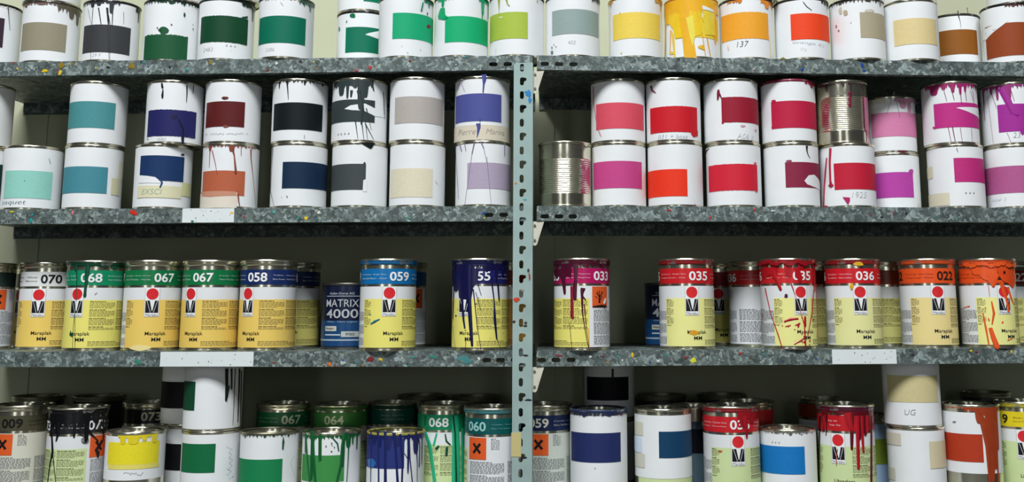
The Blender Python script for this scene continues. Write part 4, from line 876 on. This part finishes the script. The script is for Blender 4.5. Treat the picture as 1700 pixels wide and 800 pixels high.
for p in ([(1283, 450, 10), (1290, 465, 7), (1296, 480, 5)], [(1271, 478, 2.5), (1280, 520, 1.5), (1292, 555, 2), (1299, 578, 1.4)], [(1313, 470, 2), (1325, 505, 1), (1335, 540, 2), (1337, 575, 3)], [(1350, 480, 2), (1347, 520, 2.5), (1340, 560, 1.2)], [(1355, 470, 5), (1357, 500, 3), (1356, 560, 2)], [(1302, 534, 3), (1312, 530, 5), (1324, 529, 3)], [(1304, 542, 2), (1312, 540, 2)], [(1318, 572, 1.5), (1328, 566, 3), (1336, 560, 1.5)], [(1320, 540, 2), (1327, 537, 3)], [(1336, 525, 4), (1336, 540, 5)], [(1267, 520, 2), (1264, 550, 2)]): s.rib(RP, p)
s.blob((70, 20, 50), 1305, 491, 3, 4); s.specks(RP, 1290, 1350, 515, 578, 12, mx=1.8); done(s)
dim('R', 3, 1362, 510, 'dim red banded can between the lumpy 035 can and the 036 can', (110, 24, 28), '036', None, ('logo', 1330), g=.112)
s = c3('R', 1417, 'can with a red 036 band and a yellow drip', (204, 30, 40), '036', 1437, ('logo', 1429), panel=(228, 226, 158), rim=DRED, small=('Zinnober - Vermilion', 'Vermillon - Bermellón')); s.rib((226, 170, 40), [(1414, 470, 4), (1414, 476, 7), (1414, 480, 3)]).blob((220, 170, 40), 1424, 438, 9, 3.5, off=.004); done(s)
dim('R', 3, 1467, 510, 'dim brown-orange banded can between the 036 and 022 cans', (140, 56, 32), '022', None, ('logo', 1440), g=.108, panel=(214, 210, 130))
s = c3('R', 1541, 'can with an orange 022 band and clean sand coloured label', ORG, '022', 1570, ('logo', 1558), panel=(234, 214, 146), numc=(44, 30, 26), rim=DORG, small=('Rotorange - Red Orange', 'Orange Rouge - Naranja')); done(s)
s = c3('R', 1641, 'can with an orange band and thick orange paint running down its front', ORG, '022', 1660, ('logo', 1668), panel=YL, numc=(44, 30, 26), rim=DORG, g=-.004, small=('Rotorange - Red Orange', 'Orange Rouge - Naranja'))
OP = (232, 88, 36)
s.K((220, 78, 34), 1592, 1688, 5, [(1620, 22, 16), (1640, 30, 20), (1650, 38, 10), (1665, 24, 20), (1682, 20, 8)], seed=2, top=s.h-.006, jit=3)
for p in ([(1640, 450, 12), (1648, 465, 12), (1649, 474, 6)], [(1662, 470, 8), (1668, 490, 6), (1673, 508, 6), (1674, 517, 4)], [(1672, 476, 5), (1678, 495, 4), (1682, 505, 2)], [(1646, 500, 2), (1650, 520, 4), (1647, 538, 2)], [(1632, 520, 2), (1637, 545, 3), (1642, 573, 2)], [(1644, 544, 6), (1649, 560, 8), (1655, 575, 9)], [(1641, 528, 2), (1642, 532, 2)], [(1672, 565, 2), (1680, 562, 1)], [(1600, 511, 1), (1610, 508, 2)], [(1641, 474, 1), (1643, 492, .7)]): s.rib(OP, p)
s.poly(OP, [(1614, 446), (1628, 444), (1652, 447), (1658, 458), (1650, 466), (1646, 474), (1640, 466), (1632, 463), (1626, 456), (1618, 456)]).poly((222, 76, 32), [(1655, 446), (1680, 448), (1686, 460), (1680, 478), (1672, 470), (1664, 466), (1658, 458)])
for q in range(9): s.blob(OP, 1606+q*9.6, 439+2*math.sin(q*1.9), 6, 3.6, off=.0030)
s.blob((36, 20, 18), 1666, 452, 1.8, 2.6, off=.0022).blob(OP, 1664, 535, 1.5, 2).blob(OP, 1636, 511, 1.5, 1.5); done(s)
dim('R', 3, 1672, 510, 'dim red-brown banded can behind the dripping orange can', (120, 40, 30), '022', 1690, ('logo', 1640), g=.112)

# ---- lowest shelf
PG = (204, 220, 162)
LG = ('Libragloss', 'LIG')
def c4(k, cx, lab, **kw): return Can(k, 4, cx, 750, lab, G4, **kw)
def t4_(k, cx, lab, *a, **kw):
    kw.setdefault('panel', PG); kw.setdefault('product', LG); return tall(k, 4, cx, 730, lab, G4, *a, **kw)
s = t4_('L', 36, 'dim can with an olive black 009 band and orange cross square at the far left', (74, 72, 54), '009', 20, ('haz', 5), numc=(16, 16, 16), g=.048, white=(214, 212, 196), small=('Mittelgelb - Medium', 'Jaune Moyen - Amarillo')); done(s)
s = t4_('L', 128, 'can with black paint running over its 073 band, label and orange cross square', (34, 34, 36), '073', 162, ('haz', 164), rim=DBLK, small=('Schwarz - Black', 'Noir - Negro'))
KP = (16, 16, 18)
s.K(KP, 84, 176, 6, [(97, 34, 8), (112, 22, 12), (126, 42, 5), (135, 26, 12), (146, 50, 8), (160, 20, 14), (88, 40, 6), (172, 30, 6)], seed=5, top=s.h-.006, jit=3)
s.poly(KP, [(84, 684), (100, 682), (118, 684), (135, 683), (150, 684), (148, 704), (140, 700), (134, 708), (126, 698), (116, 704), (106, 698), (100, 712), (94, 702), (88, 708), (84, 700)])
for p in ([(97, 700, 5), (97, 720, 5), (94, 731, 3)], [(86, 700, 3), (88, 750, 5), (84, 770, 3), (80, 800, 2)], [(88, 750, 2), (93, 800, 1.4)], [(128, 712, 1.5), (134, 722, 1.2), (142, 726, 1)], [(142, 705, 3), (152, 722, 4), (162, 732, 3)], [(158, 745, 4), (162, 752, 8), (162, 758, 4)], [(172, 700, 3), (170, 730, 3), (163, 745, 2)]): s.rib(KP, p)
for q in range(3): s.rib(KP, [(141+(2+q*2)*math.cos(a*.7), 731+(2+q*1.7)*math.sin(a*.7), .9) for a in range(10)])
done(s)
s = t4_('L', 247, 'can with a black 073 band standing behind the yellow swatch can', (24, 24, 24), '073', 251, ('logo', 230), numc=(214, 206, 180), g=.17, h=.154, small=None); done(s)
s = c4('L', 224.5, 'short metal can wrapped in white paper with a bright yellow swatch', wrap=(724, 797))
s.sw(180, 263, 734, 771, (236, 220, 44), rag=.0002).sw(180, 263, 771, 779, (232, 218, 110), off=.00068).K((226, 206, 40), 196, 262, 3, [(205, 14, 10), (222, 14, 18), (240, 10, 8), (256, 14, 10)], seed=3); s.squig(205, 240, 786, 6, seed=2, c=(160, 160, 150)); done(s)
bs = s = c4('L', 319, 'lower white can with a black swatch behind the green stack', g=.105); s.sw(272, 316, 737, 781, (14, 14, 18)); done(s)
s = Can('L', 4, 315, 655, 'upper white can with a black swatch behind the green stack', G4, on=bs, g=.105); s.sw(268, 318, 634, 678, (12, 12, 16)); done(s)
lo = s = c4('L', 350, 'lower white can with a leaf green swatch in the tall stack', g=.018)
s.sw(302, 357, 737, 785, (12, 104, 62))
for q in range(6): s.rib((160, 172, 180), [(379+rnd.uniform(-4, 4), 742+q*9, .8), (384+rnd.uniform(-3, 3), 746+q*9, .8), (380, 750+q*9, .8)], 'handwriting', .0008, 0, ink((170, 180, 186)), True)
done(s)
s = Can('L', 4, 354, 660, 'upper white can with a small dark green swatch and black drips on its right', G4, on=lo, g=.018)
s.sw(303, 324, 633, 681, (16, 70, 46))
BG = (22, 30, 28)
for p in ([(376, 612, 6), (376, 640, 5), (375, 664, 4)], [(384, 612, 4), (384, 645, 3)], [(380, 640, 2.5), (377, 660, 2)], [(390, 612, 2), (388, 660, 1.4), (386, 706, .8)], [(397, 612, 4), (396, 650, 4), (394, 700, 2)], [(400, 615, 3), (399, 660, 3), (398, 706, 2)]): s.rib(BG, p)
done(s)
s = t4_('L', 470, 'can with a dark green 067 band behind the blank topped white can', (18, 98, 58), '067', 484, ('logo', 462), numc=(206, 214, 190), g=.114, h=.157, small=sm2); done(s)
s = c4('L', 447, 'white can with a leaf green swatch and one green drop mark', rim=TIND)
s.sw(395, 468, 763, 806, (22, 128, 76)).rib((14, 80, 56), [(470, 725, 1), (470, 733, 4), (469, 745, 2.5)]).K((16, 70, 46), 402, 490, .6, [(408, 4, 4), (440, 3, 4), (478, 4, 3)]); s.rib((190, 205, 200), [(488, 756, 1), (482, 768, 1), (488, 790, 1)], 'handwriting', .0008, 0, ink((180, 196, 192)), True); done(s)
s = t4_('L', 564, 'can with a grass green 064 band behind the green dripped can', (62, 130, 60), '064', 554, ('logo', 540), numc=(204, 216, 180), g=.110, h=.156, small=None, rim=mat('rim_grass', (70, 110, 50), .3, .4, .5, .4, 80)); done(s)
s = c4('L', 550, 'white can with a mid green swatch and dark green runs from its rim')
G5 = (22, 92, 48)
s.sw(502, 571, 756, 800, (62, 142, 72)).K(G5, 503, 597, 3, [(509, 30, 6), (520, 70, 7), (532, 40, 5), (570, 50, 6), (578, 20, 10), (592, 26, 5), (585, 16, 4)], seed=4, jit=1.5)
for p in ([(508, 716, 5), (512, 770, 3), (515, 800, 3)], [(518, 714, 8), (521, 760, 6), (524, 800, 5)], [(532, 720, 5), (533, 750, 2.5), (533, 764, 2)], [(545, 722, 1.5), (553, 728, 2), (560, 736, 2.5), (562, 748, 2)], [(573, 718, 8), (568, 740, 5), (566, 770, 5), (559, 800, 4)], [(579, 722, 3), (577, 770, 1.8), (575, 800, 1.5)], [(592, 714, 3), (592, 734, 2)]): s.rib(G5, p)
s.specks((60, 110, 80), 540, 556, 735, 750, 5); done(s)
s = t4_('L', 652, 'can with a deep teal band behind the blue dripped can', (12, 78, 66), '068', None, ('haz', 640), g=.14, h=.154, rim=DGS, small=None)
s.txt('Brillantgrün - Bright Green', s.uv(651, 695)[0], .1325, .0032, (130, 176, 160), 'band_text', .004, 0, .044).txt('Vert Brillant - Verde', s.uv(651, 700)[0], .1255, .0032, (130, 176, 160), 'band_text', .004, 0, .044); done(s)
s = c4('L', 657, 'white can with an ink blue swatch and dark blue runs all round', rim=mat('rim_yellowed', (170, 160, 80), .3, .6, .5, .3, 60))
IB, ID = (40, 52, 118), (28, 36, 92)
s.sw(609, 671, 728, 778, IB).K(ID, 609, 704, 5, [(613, 16, 4), (622, 14, 8), (632, 18, 5), (644, 22, 12), (660, 16, 8), (678, 60, 4), (690, 30, 12), (700, 50, 4)], seed=6, jit=2)
for p in ([(617, 715, 4), (617, 750, 2), (616, 800, 1.6)], [(628, 716, 5), (629, 770, 3), (629, 800, 3)], [(640, 716, 5), (640, 760, 4), (640, 800, 5)], [(654, 718, 6), (657, 750, 3), (660, 800, 4)], [(664, 720, 4), (668, 770, 3), (667, 800, 3)], [(678, 720, 4), (680, 760, 2), (684, 800, 2)], [(690, 716, 5), (692, 770, 1.6), (692, 800, 1.2)], [(694, 722, 4), (696, 740, 2), (695, 774, 2.5)], [(671, 752, 1), (678, 764, 1.4)]): s.rib(ID, p)
s.blob((40, 110, 180), 617, 768, 7, 8); done(s)
s = t4_('L', 738, 'can with a teal 068 band and translucent green wash down its label', (18, 134, 90), '068', 728, ('logo', 692), g=.072, small=None)
TG = (40, 176, 128)
for p in ([(706, 715, 6), (714, 740, 7), (718, 770, 6), (722, 800, 6)], [(720, 740, 4), (725, 720, 3)], [(755, 690, 12), (757, 740, 14), (757, 800, 16)], [(768, 710, 8), (768, 760, 8), (768, 800, 8)]): s.rib(TG, p, hgt=.0005)
for p in ([(752, 690, 4), (755, 720, 4), (756, 760, 4), (757, 800, 5)], [(739, 720, 2), (741, 732, 3), (747, 738, 2.5)], [(724, 745, 5), (728, 741, 4)], [(742, 742, 4), (741, 755, 4)], [(707, 690, 3), (706, 705, 3)]): s.rib((14, 72, 52), p, hgt=.0012)
done(s)
s = t4_('L', 818, 'can with a petrol green 060 band and orange cross square beside the upright', (10, 84, 84), '060', 791, ('haz', 792), numc=(150, 200, 194), g=.008, rim=mat('rim_petrol', (60, 120, 124), .3, .5, .5, .4, 80), small=('Türkisblau - Turquoise Blue', 'Bleu Turquoise - Azul')); done(s)
s = t4_('R', 905, 'dim can with a navy 059 band and orange cross square right of the upright', (22, 36, 74), '059', 894, ('haz', 894), numc=(214, 212, 196), g=.062, white=(200, 206, 196), small=('Brillantblau - Bright Blue', 'Bleu Brillant - Azul')); done(s)
s = Can('R', 4, 994, 740, 'tall can wrapped in white paper with an ink blue swatch', G4, h=.1565, wrap=(691, None), rim=mat('rim_ink', (50, 64, 96), .35, .5, .5, .5, 80))
s.sw(949, 1030, 719, 768, (34, 46, 96)).K((40, 46, 80), 946, 1040, 3, [(970, 7, 8), (1010, 6, 6), (1030, 5, 8)], seed=2, jit=2).blob((180, 40, 60), 1031, 687, 2, 3); s.blob((150, 150, 160), 988, 777, 1, 1); done(s)
lo = s = Can('R', 4, 1013, 760, 'lower white can hidden behind the ink blue swatch can', G4, g=.21); done(s)
s = Can('R', 4, 1011, 650, 'dim upper white can with a black swatch behind the ink blue can', G4, on=lo, g=.21); s.sw(975, 1043, 626, 665, (10, 10, 22)).rib((20, 20, 30), [(1017, 612, 4), (1017, 628, 4)]); done(s)
s = Can('R', 4, 1101, 740, 'tall metal can wrapped in white paper with a petrol blue swatch', G4, h=.1565, wrap=(690, 795))
s.sw(1094, 1150, 716, 760, (16, 62, 96)); tape(s, 1055, 1068, 700, 722, (208, 206, 186)); tape(s, 1055, 1071, 752, 775, (206, 204, 190)); s.sw(1054, 1066, 725, 750, (206, 220, 236), 'masking_tape', .0009, 0, paper((206, 220, 236)))
s.poly((60, 60, 60), [(1100, 684), (1106, 682), (1109, 687), (1104, 689)]); s.grid('printed_panel', -s.r*1.2, s.r*1.2, .005, s.ly[0]-.0005, .0004, paper(PG), .003); done(s)
s = Can('R', 4, 1152, 740, 'dim blue-grey can in the gap left of the red Libragloss can'.replace('Libragloss', '03 banded'), G4, g=.112, h=.150, wrap=(700, None), lab=(96, 120, 134)); s.sw(1100, 1180, 712, 752, (12, 16, 30)); done(s)
s = t4_('R', 1214, 'can with a red 036 band half covered by red paint, green label', (196, 32, 40), '036', 1229, ('logo', 1225), rim=DRED, small=('Scharlach - Scarlet Red', 'Rouge - Escarlata'))
s.K((150, 22, 34), 1224, 1258, 12, [(1233, 26, 14), (1238, 44, 6), (1247, 20, 14)], seed=4, top=s.h-.008, jit=2).rib((160, 24, 36), [(1238, 690, 10), (1238, 706, 7), (1238, 717, 3)]).blob((190, 90, 50), 1196, 749, 4, 2); done(s)
s = t4_('R', 1242, 'dim red banded can behind the red can and the sky blue can', (176, 30, 36), '036', None, ('haz', 1290), g=.115, h=.157, small=None); done(s)
s = c4('R', 1308, 'white can with a sky blue swatch and a metal rim'); s.sw(1262, 1336, 741, 787, (22, 118, 190)).K((100, 100, 100), 1268, 1350, .5, [(1312, 4, 5), (1290, 2, 4)]); s.hand('...', 1288, 734, 2.5); s.specks((120, 124, 130), 1325, 1340, 716, 722, 4); done(s)
s = t4_('R', 1369, 'dim rust banded can behind the sky blue and the dark red dripped cans', (130, 50, 26), '022', None, ('haz', 1400), g=.22, h=.152, small=None); done(s)
s = t4_('R', 1405, 'can with dark red runs over its red band and label', (190, 28, 36), '036', None, ('logo', 1391), rim=DWINE, small=None)
D1, D2 = (96, 12, 26), (170, 22, 36)
s.txt('Ruby - Red', s.uv(1382, 693)[0], .1325, .0034, (236, 200, 200), 'band_text', .004).txt('Rouge - Rojo', s.uv(1386, 699)[0], .1255, .0034, (236, 200, 200), 'band_text', .004)
s.K(D1, 1358, 1450, 6, [(1366, 40, 6), (1372, 24, 6), (1412, 30, 10), (1424, 50, 10), (1434, 44, 8), (1444, 40, 12), (1395, 10, 20)], seed=8, top=s.h-.006, jit=3)
for p, c in (([(1362, 690, 6), (1361, 740, 4), (1361, 780, 3)], (40, 8, 14)), ([(1368, 690, 4), (1366, 715, 3)], D2), ([(1373, 700, 2.5), (1372, 722, 2)], D1), ([(1407, 685, 14), (1411, 705, 10), (1415, 714, 6)], D2), ([(1414, 715, 6), (1414, 735, 5), (1414, 745, 4)], D1), ([(1423, 690, 8), (1424, 740, 6), (1425, 777, 5)], D2), ([(1430, 690, 6), (1432, 735, 5), (1433, 750, 4)], D2), ([(1438, 690, 6), (1438, 718, 4)], D2), ([(1446, 690, 8), (1446, 740, 6), (1446, 800, 6)], D1), ([(1391, 745, 2), (1389, 760, 1.5), (1389, 773, 1)], (170, 60, 50))): s.rib(c, p)
done(s)
s = Can('R', 4, 1433, 740, 'dim light blue wrapped can with an olive green swatch left of the blank stack', G4, g=.118, h=.130, wrap=(704, None), lab=(170, 196, 230)); s.sw(1400, 1473, 729, 771, (128, 150, 52)); done(s)
lo = s = Can('R', 4, 1521, 750, 'lower white can with three beige tape patches in the right hand stack', G4, g=.018)
tape(s, 1471, 1496, 718, 738, (206, 200, 184)); tape(s, 1543, 1571, 732, 777, (214, 202, 168)); tape(s, 1471, 1487, 775, 795, (204, 200, 186)); done(s)
s = Can('R', 4, 1513, 650, 'upper white can with a beige swatch pencilled UG, right hand stack', G4, on=lo, g=.018); s.sw(1474, 1556, 624, 668, (206, 194, 146)); s.hand('UG', 1511, 684, 9, (150, 156, 166)); done(s)
s = Can('R', 4, 1614, 735, 'metal can with a rust swatch on white paper and a broad rust run', G4, h=.1575, wrap=(685, 786))
RU = (158, 62, 32)
s.sw(1568, 1632, 720, 766, (178, 58, 30)).K(RU, 1600, 1656, 6, [(1625, 26, 14), (1640, 120, 14), (1646, 100, 16), (1652, 70, 8)], seed=3, top=s.h-.004).rib(RU, [(1620, 678, 8), (1632, 700, 12), (1640, 740, 10), (1643, 800, 4)]).rib(RU, [(1652, 700, 8), (1655, 760, 4), (1657, 800, 3)]).K((190, 90, 60), 1568, 1605, 1, ()).blob((120, 120, 124), 1585, 700, 3, 1.5); done(s)
s = t4_('R', 1702, 'can with a bright yellow band and green label at the right edge', (226, 204, 36), '919', 1661, ('logo', 1700), numc=(40, 40, 20), g=.03, rim=mat('rim_citron', (190, 180, 60), .3, .6, .5, .3, 60), small=('Zitron - Lemon Yellow', 'Jaune Citron - Limón')); done(s)
# cans deep in the shadow of the lowest shelf: only their rims catch light
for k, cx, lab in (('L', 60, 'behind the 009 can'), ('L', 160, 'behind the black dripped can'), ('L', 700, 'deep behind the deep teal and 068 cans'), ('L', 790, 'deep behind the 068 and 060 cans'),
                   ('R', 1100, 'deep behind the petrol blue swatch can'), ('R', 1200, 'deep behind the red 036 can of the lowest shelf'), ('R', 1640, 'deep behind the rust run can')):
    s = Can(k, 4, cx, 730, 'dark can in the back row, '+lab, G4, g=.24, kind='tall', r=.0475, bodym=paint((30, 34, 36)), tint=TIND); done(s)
